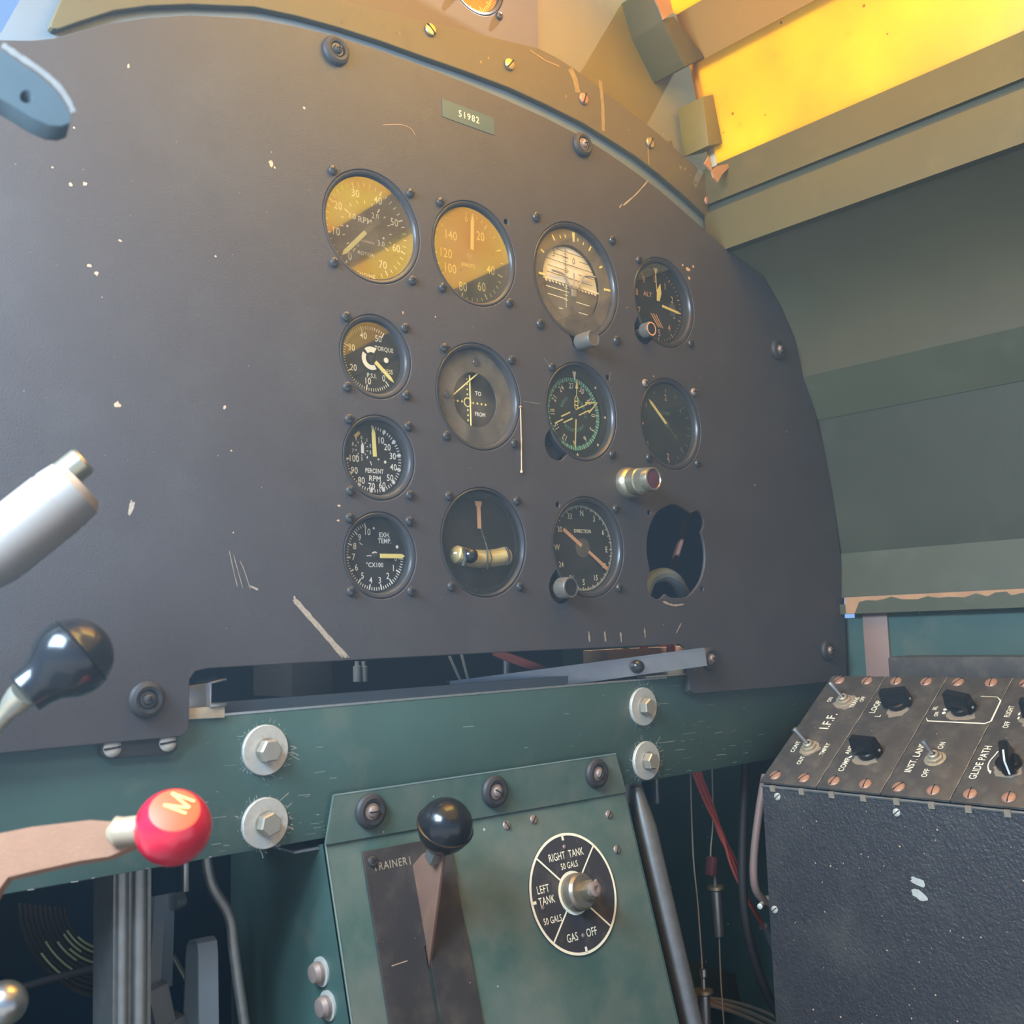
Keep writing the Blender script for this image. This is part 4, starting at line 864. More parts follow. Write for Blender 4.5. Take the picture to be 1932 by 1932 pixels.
for i, q in enumerate(((698, 1530), (932, 1493), (1124, 1459))):
    p = at(*q, Y=.0025); shock(ped, Matrix.Translation(-po) @ PANEL(p.x, p.z, p.y), .0110, RUBBER, PINKSCREW, 'slot', [0, -32, 60][i])
def onped(x, y, off=0.0):
    p = at(x, y, pl=(pn, po + pn * off)); q = p - po; return q.x, q.dot(-pd)
for i, q in enumerate(((955, 1557), (1006, 1546), (1148, 1537), (1163, 1603))):
    x, y = onped(*q); screw_mb(.0031, .0015, 'slot', [120, 45, 45, 60][i]).build('plate_screw', [PINKSCREW, HOLE], ped, M=Matrix.Translation(-po) @ PED @ Matrix.Translation((x, y, 0)))
# gas selector
gx, gy = .0150, -.0636; R = .0415
gs = empty('fuel_selector', PED @ Matrix.Translation((gx, gy, 0)), 'round black and white GAS tank selector dial on the green pedestal', 'selector dial')
MB().lathe([(R, .0002), (R, .0012), (0, .0012)], 72).build('dial_plate', SIGNBLACK, gs)
b = MB(); z = .0014; b.ring(R - .0019, R, z, n=96); b.ring(.0125, .0150, z)
for an in (-45, 45, 135, 225): b.tick(an + (0), .0145, R - .001, .0013, z)
for an in (0, 180, 270): b.tick(an, R - .0050, R - .001, .0021, z)
b.text('RIGHT  TANK', 0, .0262, .0052, z, 0, 0, .72, bold=.0001); b.text('50 GALS', .001, .0188, .0043, z, 0, 0, .72, bold=.00008)
b.text('LEFT', -.0282, .0072, .0053, z, 0, 0, .72, bold=.0001); b.text('TANK', -.0268, -.0005, .0053, z, 0, 0, .72, bold=.0001); b.text('50 GALS', -.0250, -.0138, .0044, z, 0, 0, .72, bold=.00008)
b.text('GAS', -.0105, -.0285, .0055, z, 0, 0, .72, bold=.0001); b.text('OFF', .0085, -.0285, .0055, z, 0, 0, .74, bold=.0001)
b.build('lettering', CREAM, gs)
for c in ((0, .0320), (-.0316, -.0042), (.0235, .004), (.0, -.0290)): screw_mb(.0015, .0008, 'none').build('rivet', [PINKSCREW, HOLE], gs, M=Matrix.Translation((c[0], c[1], .0012)))
hubo = MB().lathe([(.0128, .0012), (.0132, .004), (.0128, .0100), (.0112, .0120), (0, .0122)], 40).build('hub', mat('hub_bronze', (.28, .24, .18), .38, .7, var=.2, vs=150), gs)
MB().box((.0005, 0, .0165), (.0095, .0095, .010), 0, Matrix.Rotation(radians(38), 4, 'Z'), .0006).build('square_shaft', BRASS, hubo)
MB().lathe([(.0052, .0200), (.0052, .0245), (.004, .0252), (.0022, .0252), (.0022, .0244), (0, .0244)], 18).build('shaft_end', PINKSCREW, hubo)
# lever plate and trainer lever
lp = empty('lever_plate', PED @ Matrix.Translation((-.1190, -.012, 0)), 'worn black slotted plate lettered TRAINER on the green pedestal', 'plate')
MB().plate([[(-.0345, -.30), (-.0345, .0035), (.0335, .0030), (.0335, -.30)], [(-.0006, -.06), (.0022, -.06), (.0022, -.29), (-.0006, -.29)]], .0001, .0022, 0, None, .0003).build('plate', LEVERPLATE, lp)
b = MB().text('TRAINER', -.0160, -.0075, .0048, .0024, 0, 0, .85, bold=.00002, sp=1.08); b.stroke([(-.0008, -.005), (-.0008, -.010)], .0006, .0024); b.build('lettering', mat('worn_letters', (.36, .30, .21), .7, var=.3, vs=300), lp)
screw_mb(.0036, .0022, 'cross', 30).build('plate_screw', [SCREW, HOLE], lp, M=Matrix.Translation((-.0285, -.0035, .0022)))
b = MB()
for q in ([(735, 1823), (765, 1813)], ): 
    c = [onped(*p_) for p_ in q]; b.stroke([(p_[0] + .1190, p_[1] + .012) for p_ in c], .0005, .0024)
b.build('scratch', CHIP, lp)
XL = -.1174
pts = [at(*q, X=XL) for q in ((818, 1598), (842, 1600), (836, 1632), (808, 1842), (804, 1846), (772, 1642), (800, 1612))]
p0 = at(812, 1700, X=XL)
tl = empty('trainer_lever', p0, 'bronze tapering lever with a black ball knob standing in the slotted plate', 'lever')
Mx = Matrix(((0, 0, 1, XL), (-1, 0, 0, 0), (0, 1, 0, 0), (0, 0, 0, 1)))
bl = [( -p.y, p.z) for p in (at(818, 1600, X=XL), at(838, 1612, X=XL), at(807, 1850, X=XL), at(803, 1845, X=XL), at(772, 1642, X=XL), at(797, 1612, X=XL))]
MB().prism(bl, -.0008, .0016, 0, Mx, .0003).build('blade', mat('copper_blade', (.22, .115, .075), .5, .2, var=.2, vs=70, dust=(.30, .18, .08), dth=.66, dsc=60), tl, loc=p0)
kc = at(840, 1558, X=XL - .004); nk = at(820, 1612, X=XL - .003); ax = (kc - nk).normalized()
MB().box((0, 0, 0), (.0085, .0085, .016), 0, axis_frame(nk + ax * .003, ax), .001).build('shank', STEEL, tl, loc=p0)
r = .0172
b = MB(); prof = [(r * .35, -r * 1.0), (r * .62, -r * .86)] + [(r * sin(a), -r * cos(a)) for a in [radians(x) for x in range(48, 84, 6)]] + [(r * 1.0, -r * .06), (r * 1.05, -r * .045), (r * 1.05, r * .03), (r * 1.0, r * .045)] + [(r * sin(a), -r * cos(a)) for a in [radians(x) for x in range(98, 180, 8)]] + [(0, r)]
b.lathe(prof, 40, 0, axis_frame(kc, RX * .30 - RY * .85 - RZ * .45, RX))
b.build('ball_knob', BAKELITE, tl, loc=p0)

# ================================================================== SIDE CONSOLE
XI, ZI = .2437, -.2497; sl = .6884; YE = -.012; cl = sqrt(1 + sl * sl)
CON = frame((XI, YE, ZI), (0, -1, 0), (1 / cl, 0, sl / cl))       # local x towards the seat, y outboard up the slope, z out of the plate
MMC = CON @ Matrix.Diagonal((.001, .001, .001, 1))
W_ = 146.0
con = empty('side_console', (.30, -.25, -.40), 'tall black crinkle-finish side console box with small screws under the sloping panels', 'console')
b = MB(); xo = XI + W_ / 1000 / cl; zo = ZI + W_ / 1000 * sl / cl
prof = [(XI + .0005, ZI - .0035), (XI + .0005, -.80), (.412, -.80), (.412, zo - .004), (xo, zo - .004)]
b.prism([(p_[0], p_[1]) for p_ in prof], -YE - .0, .80, 0, frame((0, 0, 0), (1, 0, 0), (0, 0, 1)))
random.seed(21)
for i in range(60):
    yy, zz = random.uniform(-.27, -.02), random.uniform(-.47, -.27); rr = random.uniform(.0003, .0008)
    b.add([(XI + .0004, yy + rr * cos(k), zz + rr * sin(k) * random.uniform(.5, 1.4)) for k in (0, 1.2, 2.4, 3.6, 4.8)], [(4, 3, 2, 1, 0)], 1)
for (q, rx, rz, ang) in (((1732, 1664), .0068, .0030, -12), ((1734, 1689), .0072, .0036, -22)):
    p = at(*q, X=XI); vs = []
    for k in range(14):
        a = 2 * pi * k / 14; kk = random.uniform(.75, 1.15); u, v_ = -rx * kk * cos(a), rz * kk * sin(a); t_ = radians(-ang); vs.append((XI + .0003, p.y + u * cos(t_) - v_ * sin(t_), p.z + u * sin(t_) + v_ * cos(t_)))
    b.add(vs, [tuple(range(14))], 2)
b.build('box', [CRINKLE, CHIP, ZINC], con, loc=(.30, -.25, -.40))
b = MB().box((0, 0, 0), (.80, .0016, .0016), 0, frame((XI - .0002, YE - .40, ZI - .0034), (0, -1, 0), (1 / cl, 0, sl / cl)))
for i in range(16): b.box((0, 0, 0), (.0050, .0022, .0050), 1, frame((XI - .0004, YE - (.0105 + i * .0285) - .001, ZI - .0046), (0, -1, 0), (1, 0, .2)))
b.build('edge_strip', [EDGE, DUSTY], con, loc=(.30, -.25, -.40))
b = MB().box((.3935, YE - .43, zo + .0060), (.036, .76, .024), 0, None, .002); b.build('top_ledge', CONPLATE, con, loc=(.30, -.25, -.40))
for q in ((1467, 1503), (1692, 1533), (1462, 1716)):
    p = at(*q, X=XI); screw_mb(.0032, .0016, 'slot', 40).build('box_screw', [ZINC, HOLE], con, M=Matrix.Translation((-.30, .25, .40)) @ frame(p, (0, -1, 0), (0, 0, 1)))
def toggle(parent, u, v, tip, ang=0):
    o = MB().lathe([(6.6, 0), (6.6, 2.6), (5.2, 3.0), (4.4, 3.0)], 6, 0, Matrix.Translation((u, v, 1.2)) @ Matrix.Rotation(radians(ang), 4, 'Z'))
    o.lathe([(8.4, 0), (8.6, .5), (6, .8)], 28, 0, Matrix.Translation((u, v, 1.0)))
    o.lathe([(4.3, 2), (4.3, 5.6), (3.6, 6.4), (2.2, 6.0)], 24, 0, Matrix.Translation((u, v, 1.0)))
    t_ = o.build('toggle_switch', mat('dusty_nickel', (.46, .39, .28), .5, .5, var=.2, vs=250), parent, scale=.001)
    a, c = V((u, v, 5)), V((u + tip[0], v + tip[1], 5 + tip[2])); d = c - a
    MB().tube([a, a + d * .6, a + d * .9, a + d * .97, c], [1.6, 2.0, 2.7, 2.4, 1.0], 14).build('bat_lever', STEEL, t_, scale=.001)
def barknob(parent, u, v, ang, L=24, W=11.5, H=17, pointer=None, m=None):
    R_ = Matrix.Translation((u, v, 1.2)) @ Matrix.Rotation(radians(ang), 4, 'Z')
    o = MB().lathe([(8.8, 0), (9.2, 1), (9.0, 4.2), (7.6, 5.2), (7.2, 4.8), (0, 4.6)], 36, 0, R_).build('bar_knob', BAKELITE, parent, scale=.001)
    b = MB(); y0 = 0
    bm = bmesh.new(); bmesh.ops.create_cube(bm, size=1)
    for q in bm.verts:
        top = q.co.z > 0; q.co = V((q.co.x * (L if not top else L * .94), q.co.y * (W if not top else W * .62), H if top else 2.0))
    bmesh.ops.bevel(bm, geom=bm.edges[:], offset=.9, segments=2, affect='EDGES'); b.bm(bm, 0, R_)
    b.build('grip', BAKELITE, o, scale=.001)
    if pointer:
        q = MB(); q.stroke([(-L * .02, 0), (L * .47, 0)], 1.3, H + .05, 0, R_); q.quad((L * .475, -.65, H), (L * .505, -.65, 2.2), (L * .505, .65, 2.2), (L * .475, .65, H), 0, R_); q.build('pointer_line', WHITE, o, scale=.001)
    else:
        MB().lathe([(1.1, 0), (1.1, .5), (0, .2)], 12, 0, R_ @ Matrix.Translation((L / 2 - .1, 0, 5.5)) @ Matrix.Rotation(pi / 2, 4, 'Y')).build('set_screw', ZINC, o, scale=.001)
mods = [('iff_switch_panel', 'sloping console panel lettered I.F.F. with two toggle switches, closest to the instrument panel', -1, 54.2),
        ('direction_finder_panel', 'sloping console panel lettered LOOP and COMP with two black bar knobs', 54.8, 112.0),
        ('landing_aid_panel', 'sloping console panel lettered INST. LAND with an outlined bar knob above a toggle', 112.6, 168.4),
        ('glide_path_panel', 'sloping console panel lettered GLIDE PATH with white-lined pointer knob, cut by the frame', 169.0, 226.0),
        ('blank_console_panel', 'plain dark console panel furthest from the instrument panel, outside the photo', 226.6, 283)]
for k, (nm, lb, u0, u1) in enumerate(mods[:4]):
    M0 = CON @ Matrix.Translation((u0 / 1000, 0, 0)); mp = empty(nm, M0, lb, 'control panel', 'avionics panels in the side console')
    T = lambda u, v: (u - u0, v)
    MB().box(((u1 - u0) / 2, W_ / 2 - .3, 0), (u1 - u0, W_ + 1.0, 2.2), 0, None, .35).build('plate', CONPLATE, mp, scale=.001)
    for us in (10.5 + 28.5 * 2 * k + (0 if k else 0), 10.5 + 28.5 * (2 * k + 1)):
        for v in (7.6, 138.6):
            r = 5.2; screw_mb(r / 1000, .0022, 'slot', random.choice([80, 95, 60]), slotw=.12).build('panel_screw', [COPPER, HOLE], mp, M=Matrix.Translation(((us - u0) / 1000, v / 1000, .0011)))
    b = MB(); z = 1.3
    tx = lambda s_, u, v, h, nar=.8, bo=.12: b.text(s_, u - u0, v, h, z, 0, 90, nar, bold=bo)
    def dust(u, v, rx, ry, n=16):
        du = MB(); du.add([(u - u0 + rx * random.uniform(.7, 1.15) * cos(2 * pi * i / n), v + ry * random.uniform(.7, 1.15) * sin(2 * pi * i / n), z - .08) for i in range(n)], [tuple(range(n))]); du.build('dust_ring', DUSTY, mp, scale=.001)
    if k == 0:
        tx('I.F.F.', 27.3, 81, 9.0, .85, .2); tx('CONT', 11.2, 45.5, 4.2); tx('OUT', 25, 29, 4.2); tx('TMPRY', 40.8, 45, 4.2); tx('ON', 14.0, 111, 4.2, .7); tx('TRANS', 40.5, 108, 4.2, .75); tx('OFF', 46, 113, 3.8, .7)
        toggle(mp, 29.4 - u0, 109.3, (-9, 3, 15), 10); toggle(mp, 25.4 - u0, 45.5, (-8.5, 1.5, 16), 25); dust(30, 109, 12, 11); dust(26, 44, 10, 9)
    if k == 1:
        tx('LOOP', 63.2, 103, 5.4); tx('L', 70.6, 91, 5.2); tx('ANT', 63.8, 46, 4.2); tx('COMP', 67.6, 28, 5.0); b.stroke([(67.5 - u0, 36.5), (69.5 - u0, 38.8)], 1.6, z)
        barknob(mp, 83.2 - u0, 106.5, 12); barknob(mp, 83.2 - u0, 43.0, -4); dust(85, 98, 10, 9); dust(83, 37, 12, 9)
    if k == 2:
        tx('INST. LAND', 124.6, 43.2, 5.6, .82, .16); tx('OFF', 139.6, 26, 4.6); tx('ON', 140.2, 58.6, 4.6); tx('SEL', 117.4, 104, 3.4, .66); tx('OFF', 121.6, 96.5, 3.4, .66)
        pkl = [(114.6, 121), (114.6, 91), (117, 87.4), (165, 87.2), (169, 90.5), (168.3, 116), (164, 120.6), (150, 121)]
        b.stroke([(p_[0] - u0, p_[1]) for p_ in pkl[1:]], [.5, 1.1, 1.4, 1.4, 1.2, .5, .4], z)
        barknob(mp, 141 - u0, 103, -14); toggle(mp, 140.8 - u0, 42.5, (-5, 1, 14), 0); dust(143, 97, 13, 9); b.disc(1.6, z, 0, (126.5 - u0, 102.8), 10); b.disc(1.6, z, 0, (127 - u0, 98.4), 10)
    if k == 3:
        tx('GLIDE PATH', 177.2, 42.6, 5.8, .80, .16); tx('FLIGHT', 179.6, 103, 4.4, .66); tx('OFF', 182.6, 87, 4.4, .7)
        ar = [(188 - u0 - 2, 56), (185 - u0, 51), (183.6 - u0, 45), (184 - u0, 39), (186.4 - u0, 34)]
        c = spline([(x, y, 0) for x, y in ar], 4); b.stroke([(p_.x, p_.y) for p_ in c], .9, z); b.poly([(184.6 - u0, 35.2), (188.4 - u0, 34.0), (188.6 - u0, 30.5)], z); b.stroke([(188 - u0, 99), (188 - u0, 102)], 1.4, z); b.stroke([(189 - u0, 94), (189 - u0, 97)], 1.4, z)
        barknob(mp, 199 - u0, 42.0, -68, 27, 10, 14, True); barknob(mp, 205 - u0, 99, 10); dust(200, 35, 12, 8); dust(201, 92, 10, 8)
    b.build('lettering', CREAM, mp, scale=.001)
    b = MB(); yy = [i * 6.1 for i in range(25)]; random.seed(40 + k)
    b.stroke([(u1 - u0 + .1 + random.uniform(-.15, .15), min(146, y_)) for y_ in yy], [random.choice([.35, .5, .7, 1.0]) for _ in yy], 1.25); b.build('seam_dust', DUSTY, mp, scale=.001)
# vertical strap and small things by the right-hand wall
a, c = at(1632, 1165, X=.4135), at(1678, 1292, X=.4135)
tag(MB().box((.4145, (a.y + c.y) / 2, -.150), (.003, .0260, .088), 0, None, .0005).build('upright_strap', COPPERPLATE), 'brown flat upright strap on the green wall behind the console', 'strap')

# ================================================================== LEVERS AT THE LEFT
# ---- red M knob on flat bronze arm
RBC = at(327, 1561, D=.46); r = .0162
arm = empty('mixture_lever', RBC, 'bronze flat lever with a glossy red ball knob marked M', 'lever')
fn = (RX * .24 + RY * -.76 - RZ * .60).normalized()
ca = fn
prof = [(0, -r)] + [(r * sin(a), -r * cos(a)) for a in [radians(x) for x in range(8, 142, 6)]] + [(r * .650, r * .760)]
MB().lathe(prof, 48, 0, axis_frame(RBC, ca, RX)).build('ball_knob', REDB, arm, loc=RBC)
up_t = (RX * -.94 + RY * -.35); rt_t = (RX * .55 + RY * -.83)
yv = (up_t - fn * up_t.dot(fn)).normalized(); xv = yv.cross(fn)
FC = Matrix(((xv.x, yv.x, fn.x, 0), (xv.y, yv.y, fn.y, 0), (xv.z, yv.z, fn.z, 0), (0, 0, 0, 1))); FC.translation = RBC + fn * r * .757
cap = MB().lathe([(r * .655, 0), (r * .60, .0005), (0, .0006)], 36, 0, FC).build('cap', ORANGE, arm, loc=RBC)
Mp = [FC.inverted() @ at(x / 3.773, 1420 + y / 3.773, pl=(fn, FC.translation)) for x, y in ((1325, 440), (1165, 380), (1350, 402), (1220, 297), (1385, 357))]
mb_ = MB()
for p_, q_ in zip(Mp[:-1], Mp[1:]): mb_.stroke([p_, q_], .0013, .0008 + .00002 * len(mb_.v), 0, FC)
mb_.build('letter_mark', CAPINK, arm, loc=RBC)
f1 = at(268, 1566, D=.462); f0 = at(205, 1574, D=.462)
b = MB().tube([f1 + (f1 - f0) * .1, f1, at(232, 1570, D=.462), at(222, 1571, D=.462), f0], [.0064, .0064, .0064, .0070, .0030], 20); b.build('ferrule', mat('ivory_ferrule', (.40, .32, .21), .4, .3, var=.15, vs=120), arm, loc=RBC)
apx = [(262, 1562), (225, 1551), (170, 1547), (60, 1560), (-90, 1590), (-190, 1680), (-190, 1810), (-60, 1790), (0, 1675), (15, 1655), (60, 1644), (150, 1624), (205, 1616), (262, 1592)]
FA = frame(at(150, 1590, D=.462), RX, -RY)
iv = FA.inverted(); nz = RZ
def on_plane(q, o, n): return at(*q, pl=(n, o))
pp = [iv @ on_plane(q, FA.translation, nz) for q in apx]
FT = (RY * .55 + RZ * .8)
b = MB(); A0 = [FA @ V((p_.x, p_.y, 0)) for p_ in pp]; A1 = [p_ + FT * .0052 for p_ in A0]; n = len(A0)
b.add(A0 + A1, [tuple(range(n)), tuple(range(2 * n - 1, n - 1, -1))] + [(i, i + n, (i + 1) % n + n, (i + 1) % n) for i in range(n)])
b.build('arm', BRONZE, arm, loc=RBC)
# ---- black ball lever
bc = at(137, 1240, D=.48); axv = (RX * .74 - RY * .64 + RZ * .50).normalized()
bl = empty('black_ball_lever', bc, 'steel rod lever with a large black ball knob and collar, in front of the panel', 'lever')
r = .0178; M = axis_frame(bc, axv, RX)
prof = [(r * .34, -r * 1.40), (r * .56, -r * 1.37), (r * .58, -r * 1.06), (r * .60, -r * .98), (r * .66, -r * .80)] + [(r * sin(a), -r * cos(a)) for a in [radians(x) for x in range(52, 98, 6)]] + [(r * .985, r * .17), (r * .94, r * .20), (r * .985, r * .24)] + [(r * .98 * sin(a), -r * .98 * cos(a)) for a in [radians(x) for x in range(108, 180, 8)]] + [(0, r * .97)]
MB().lathe(prof, 48, 0, M).build('ball_knob', BAKELITE, bl, loc=bc)
q0 = bc - axv * r * 1.38; q1 = at(-60, 1425, D=.475)
MB().tube([q0, q0 * .93 + q1 * .07, q0 * .8 + q1 * .2, q0 * .7 + q1 * .3, q1], [.0062, .0064, .0056, .0042, .0042], 18).build('rod', mat('worn_rod', (.60, .54, .40), .3, .8, var=.15, vs=120), bl, loc=bc)
# ---- throttle grip
tc = at(118, 940, D=.50); axv = (RX * .70 - RY * .66 + RZ * .30).normalized()
tg = empty('throttle_grip', tc, 'brushed silver twist grip with an end button, in front of the panel at left', 'grip')
M = axis_frame(tc, axv, RX)
MB().lathe([(0, -.16), (.010, -.155), (.0125, -.10), (.0128, -.052), (.0155, -.040), (.0160, -.034), (.0160, -.004), (.0156, -.003), (.0156, -.002), (.0159, -.001), (.0150, .007), (.0120, .0105), (0, .0115)], 48, 0, M).build('grip_barrel', mat('satin_grip', (.30, .26, .225), .42, .25, var=.06, vs=60, bump=.05, bs=300), tg, loc=tc)
MB().lathe([(.0072, .004), (.0072, .0175), (.0062, .0190), (0, .0190)], 28, 0, M @ Matrix.Translation((.0045, -.006, 0))).build('end_button', BRASS, tg, loc=tc)
# ---- pale knob at the lower left corner
kc = at(8, 1893, D=.48)
b = MB().lathe([(.0099 * sin(a), -.0099 * cos(a)) for a in [pi * i / 14 for i in range(15)]], 32, 0, axis_frame(kc, RX + RY * -.2, RY)); b.tube([kc, kc - RX * .05 + RY * .006], .004, 12)
tag(b.build('silver_knob_lever', ALU), 'small silver round knob cut off by the lower left corner of the photo', 'knob')
# ---- lug at the upper left
lpx = [(-120, 30), (0, 91), (32, 113), (72, 140), (104, 168), (124, 196), (134, 218), (132, 232), (115, 238), (92, 236), (60, 222), (25, 200), (0, 186), (-120, 170)]
LF = frame(at(60, 170, D=.40), RX, -RY); iv = LF.inverted(); nn = RZ
pp = [iv @ at(*q, pl=(nn, LF.translation)) for q in lpx]; hc = iv @ at(50, 182, pl=(nn, LF.translation))
lug = empty('hinge_lug', LF.translation, 'blue-green rounded metal lug with a hole, cut off at the upper left edge', 'lug')
b = MB().plate([[(p_.x, p_.y) for p_ in pp], circ(hc.x, hc.y, .0024, 16)], -.0045, .0, 0, LF @ Matrix(((1, 0, .75, 0), (0, 1, .9, 0), (0, 0, 1, 0), (0, 0, 0, 1))), .0002)
b.build('lug_plate', mat('lug_green', (.036, .046, .050), .85, var=.15, vs=60, spec=.08), lug, loc=LF.translation)
c = spline([(p_.x, p_.y, 0) for p_ in pp[1:7]], 5); b = MB()
b.stroke([(p_.x + .0010, p_.y + .0012) for p_ in c], [.0020 * random.uniform(.8, 1.2) for _ in c], .0003, 0, LF); b.build('lit_rim', mat('lit_rim_tone', (.11, .10, .09), .7, .0, var=.2, vs=200, spec=.1), lug, loc=LF.translation)  # pale stroke paints the light along the lug's top edge

# ================================================================== UNDER THE BEAM, LEFT
a = at(250, 1640, Y=.03)
sp = empty('support_channel', (a.x, .03, -.30), 'upright bare metal double-ribbed channel below the beam at left', 'channel')
b = MB()
b.box((-.2875, .046, -.42), (.0215, .030, .40), 0); 
for xx, rr in ((-.2935, .0034), (-.2836, .0042)): b.tube([(xx, .030, -.22), (xx, .030, -.62)], rr, 12)
b.build('ribs', DIMSTEEL, sp, loc=(a.x, .03, -.30))
rod = MB().tube(spline([at(388, 1590, Y=.05), at(390, 1622, Y=.05), at(395, 1652, Y=.05), at(405, 1680, Y=.05), at(425, 1712, Y=.05), at(436, 1742, Y=.05), at(441, 1790, Y=.05), at(452, 1870, Y=.05), at(470, 1990, Y=.05)], 8), .0034, 14)
tag(rod.build('bent_rod', DIMSTEEL), 'bent steel rod running down from the beam beside the pedestal', 'rod')
# rudder pedal arms
pa = empty('rudder_pedal', at(295, 1750, Y=.08), 'slim grey painted pedal arm behind the ribbed channel', 'pedal arm')
o = at(295, 1750, Y=.08)
MB().tube([at(302, 1600, Y=.08), at(300, 1650, Y=.08), at(288, 1862, Y=.08)], .0050, 4).build('arm', GREYPAINT, pa, loc=o)
MB().tube([at(318, 1660, Y=.10), at(312, 1860, Y=.10)], .0045, 4).build('back_arm', GREYPAINT, pa, loc=o)
FF = frame(at(300, 1895, Y=.075), (1, 0, 0), (0, 0, 1))
b = MB().box((0, 0, 0), (.013, .024, .010), 0, FF @ Matrix.Rotation(radians(12), 4, 'Z'), .001); b.box((.002, -.016, -.004), (.022, .008, .016), 0, FF @ Matrix.Rotation(radians(14), 4, 'Z'), .002); b.build('foot_block', GREYPAINT, pa, loc=o)
b = MB().lathe([(.0052, -.004), (.0052, .004), (0, .004)], 16, 0, axis_frame(at(333, 1700, Y=.095), (-1, -.3, 0))); b.build('pivot_bolt', STEEL, pa, loc=o)
MB().tube([at(325, 1800, Y=.10), at(356, 1856, Y=.11)], .0019, 8).build('link_rod', STEEL, pa, loc=o)
ps = empty('pedal_strap', at(385, 1850, Y=.055), 'grey painted U-bent pedal strap beside the bent steel rod', 'strap')
o = at(385, 1850, Y=.055)
pl = [at(q[0], q[1], Y=q[2]) for q in ((352, 1990, .075), (360, 1800, .075), (362, 1780, .073), (368, 1771, .066), (376, 1770, .060), (381, 1778, .056), (383, 1800, .055), (385, 1990, .055))]
b = MB(); wv = V((.0115, -.001, 0)); vs = []
for p_ in pl: vs += [p_ - wv * .3, p_ + wv * .75]
b.add(vs, [(2 * i, 2 * i + 1, 2 * i + 3, 2 * i + 2) for i in range(len(pl) - 1)])
vs2 = [p_ + V((0, -.0016, 0)) for p_ in vs]; b.add(vs2, [(2 * i, 2 * i + 1, 2 * i + 3, 2 * i + 2) for i in range(len(pl) - 1)])
for i in range(len(pl) - 1):
    for s_ in (0, 1): b.add([vs[2 * i + s_], vs[2 * i + 2 + s_], vs2[2 * i + 2 + s_], vs2[2 * i + s_]], [(0, 1, 2, 3)])
b.build('strap_band', GREYPAINT, ps, loc=o)
p = at(340, 1640, Y=.05); c = at(352, 1676, Y=.05)
b = MB().box(((p.x + c.x) / 2 + .001, .05, -.247), (.0032, .004, .030), 0, None, .0003); b.box((p.x - .006, .058, -.249), (.016, .002, .028), 1)
tag(b.build('mounting_tab', [STEEL, INTERIOR]), 'small upright metal tab hanging below the beam behind the red knob', 'tab')
# coiled cable in the dark nose
cc = at(185, 1725, Y=.20); b = MB(); random.seed(4)
cb = mat('coil_black', (.016, .014, .012), .25, var=.3, vs=90, coat=.3); cy = mat('coil_highlight', (.20, .20, .08), .3, var=.2, vs=60)
MC = axis_frame(cc, (.3, -.75, .55), (0, 0, 1))
for i in range(10):
    R_ = .026 + i * .0034
    def arc_(st, en, rr, mi, dz): b.tube([MC @ V((R_ * cos(radians(st + (en - st) * k / 16)), R_ * sin(radians(st + (en - st) * k / 16)), dz - i * .0004)) for k in range(17)], rr, 6, mi)
    arc_(-205, -12, .0016, 0, 0)
    for (st, en) in random.sample([(-170, -140), (-150, -118), (-112, -96), (-84, -58), (-76, -42), (-70, -50)], 2): arc_(st + random.uniform(-6, 6), en, .0009, 1, .0012)  # short olive arcs imitate yellowish highlights on the dark coil
tag(b.build('coiled_cable', [cb, cy]), 'coil of dark cable with olive arcs painted as highlights in the gloom under the beam', 'cable')
b = MB().tube([at(-20, 1880, Y=.15), at(90, 1848, Y=.15), at(225, 1815, Y=.15)], .0022, 8); tag(b.build('cross_rod', RUBBER), 'dark thin rod crossing in front of the coiled cable', 'rod')

# ================================================================== UNDER THE BEAM, RIGHT
k_ = .25; t0 = V((.1205, .022, -.225)); dv = V((0.012, -k_, -1)).normalized()
st_ = empty('flattened_tube', t0, 'polished metal tube with flattened end running down beside the pedestal', 'tube')
b = MB(); b.box((0, .002, -.014), (.020, .003, .032), 0, Matrix.Translation(t0), .0012)
b.tube([t0 + dv * .018 + V((0, .003, 0)), t0 + dv * .05 + V((0, .003, 0)), t0 + dv * .45 + V((0, .003, 0))], [.0052, .0092, .0092], 20); b.build('tube_body', DIMSTEEL, st_, loc=t0)
a = at(1243, 1462, Y=.02)
b = MB().box((a.x - .002, .022, a.z - .010), (.003, .003, .026), 0, None, .0003); b.box((a.x - .014, .027, a.z - .010), (.022, .002, .024), 1)
tag(b.build('beam_bracket', [STEEL, INTERIOR]), 'small angle bracket under the beam beside the flattened tube', 'bracket')
TX = .10
def turnbuckle(p_top, p_bot, r, label, dy):
    a, c = at(*p_top, Y=dy), at(*p_bot, Y=dy); d = (c - a); e = empty('turnbuckle', a, label, 'turnbuckle', 'control cable turnbuckles')
    L = d.length; M = axis_frame(a, d, (0, 1, 0))
    MB().lathe([(.0010, 0), (r * .60, .001), (r * .62, .007), (r * .38, .009), (r * .38, .0200)], 10, 0, M).build('eye_end', STEEL, e, loc=a)
    MB().lathe([(r * .42, .0180), (r * 1.45, .0185), (r * 1.45, .0212), (r * .4, .0218)], 20, 0, M).build('lock_nut', mat('brass_nut', (.45, .36, .22), .4, .7), e, loc=a)
    MB().lathe([(r * .8, .0215), (r, .023), (r, L - .002), (r * .9, L), (0, L)], 18, 0, M).build('barrel', STEEL, e, loc=a)
    return e
turnbuckle((1347, 1632), (1356, 1766), .0052, 'upper steel turnbuckle hanging in the dark gap right of the pedestal', .06)
turnbuckle((1326, 1826), (1332, 1990), .0056, 'lower steel turnbuckle in the dark gap, cut by the bottom edge', .06)
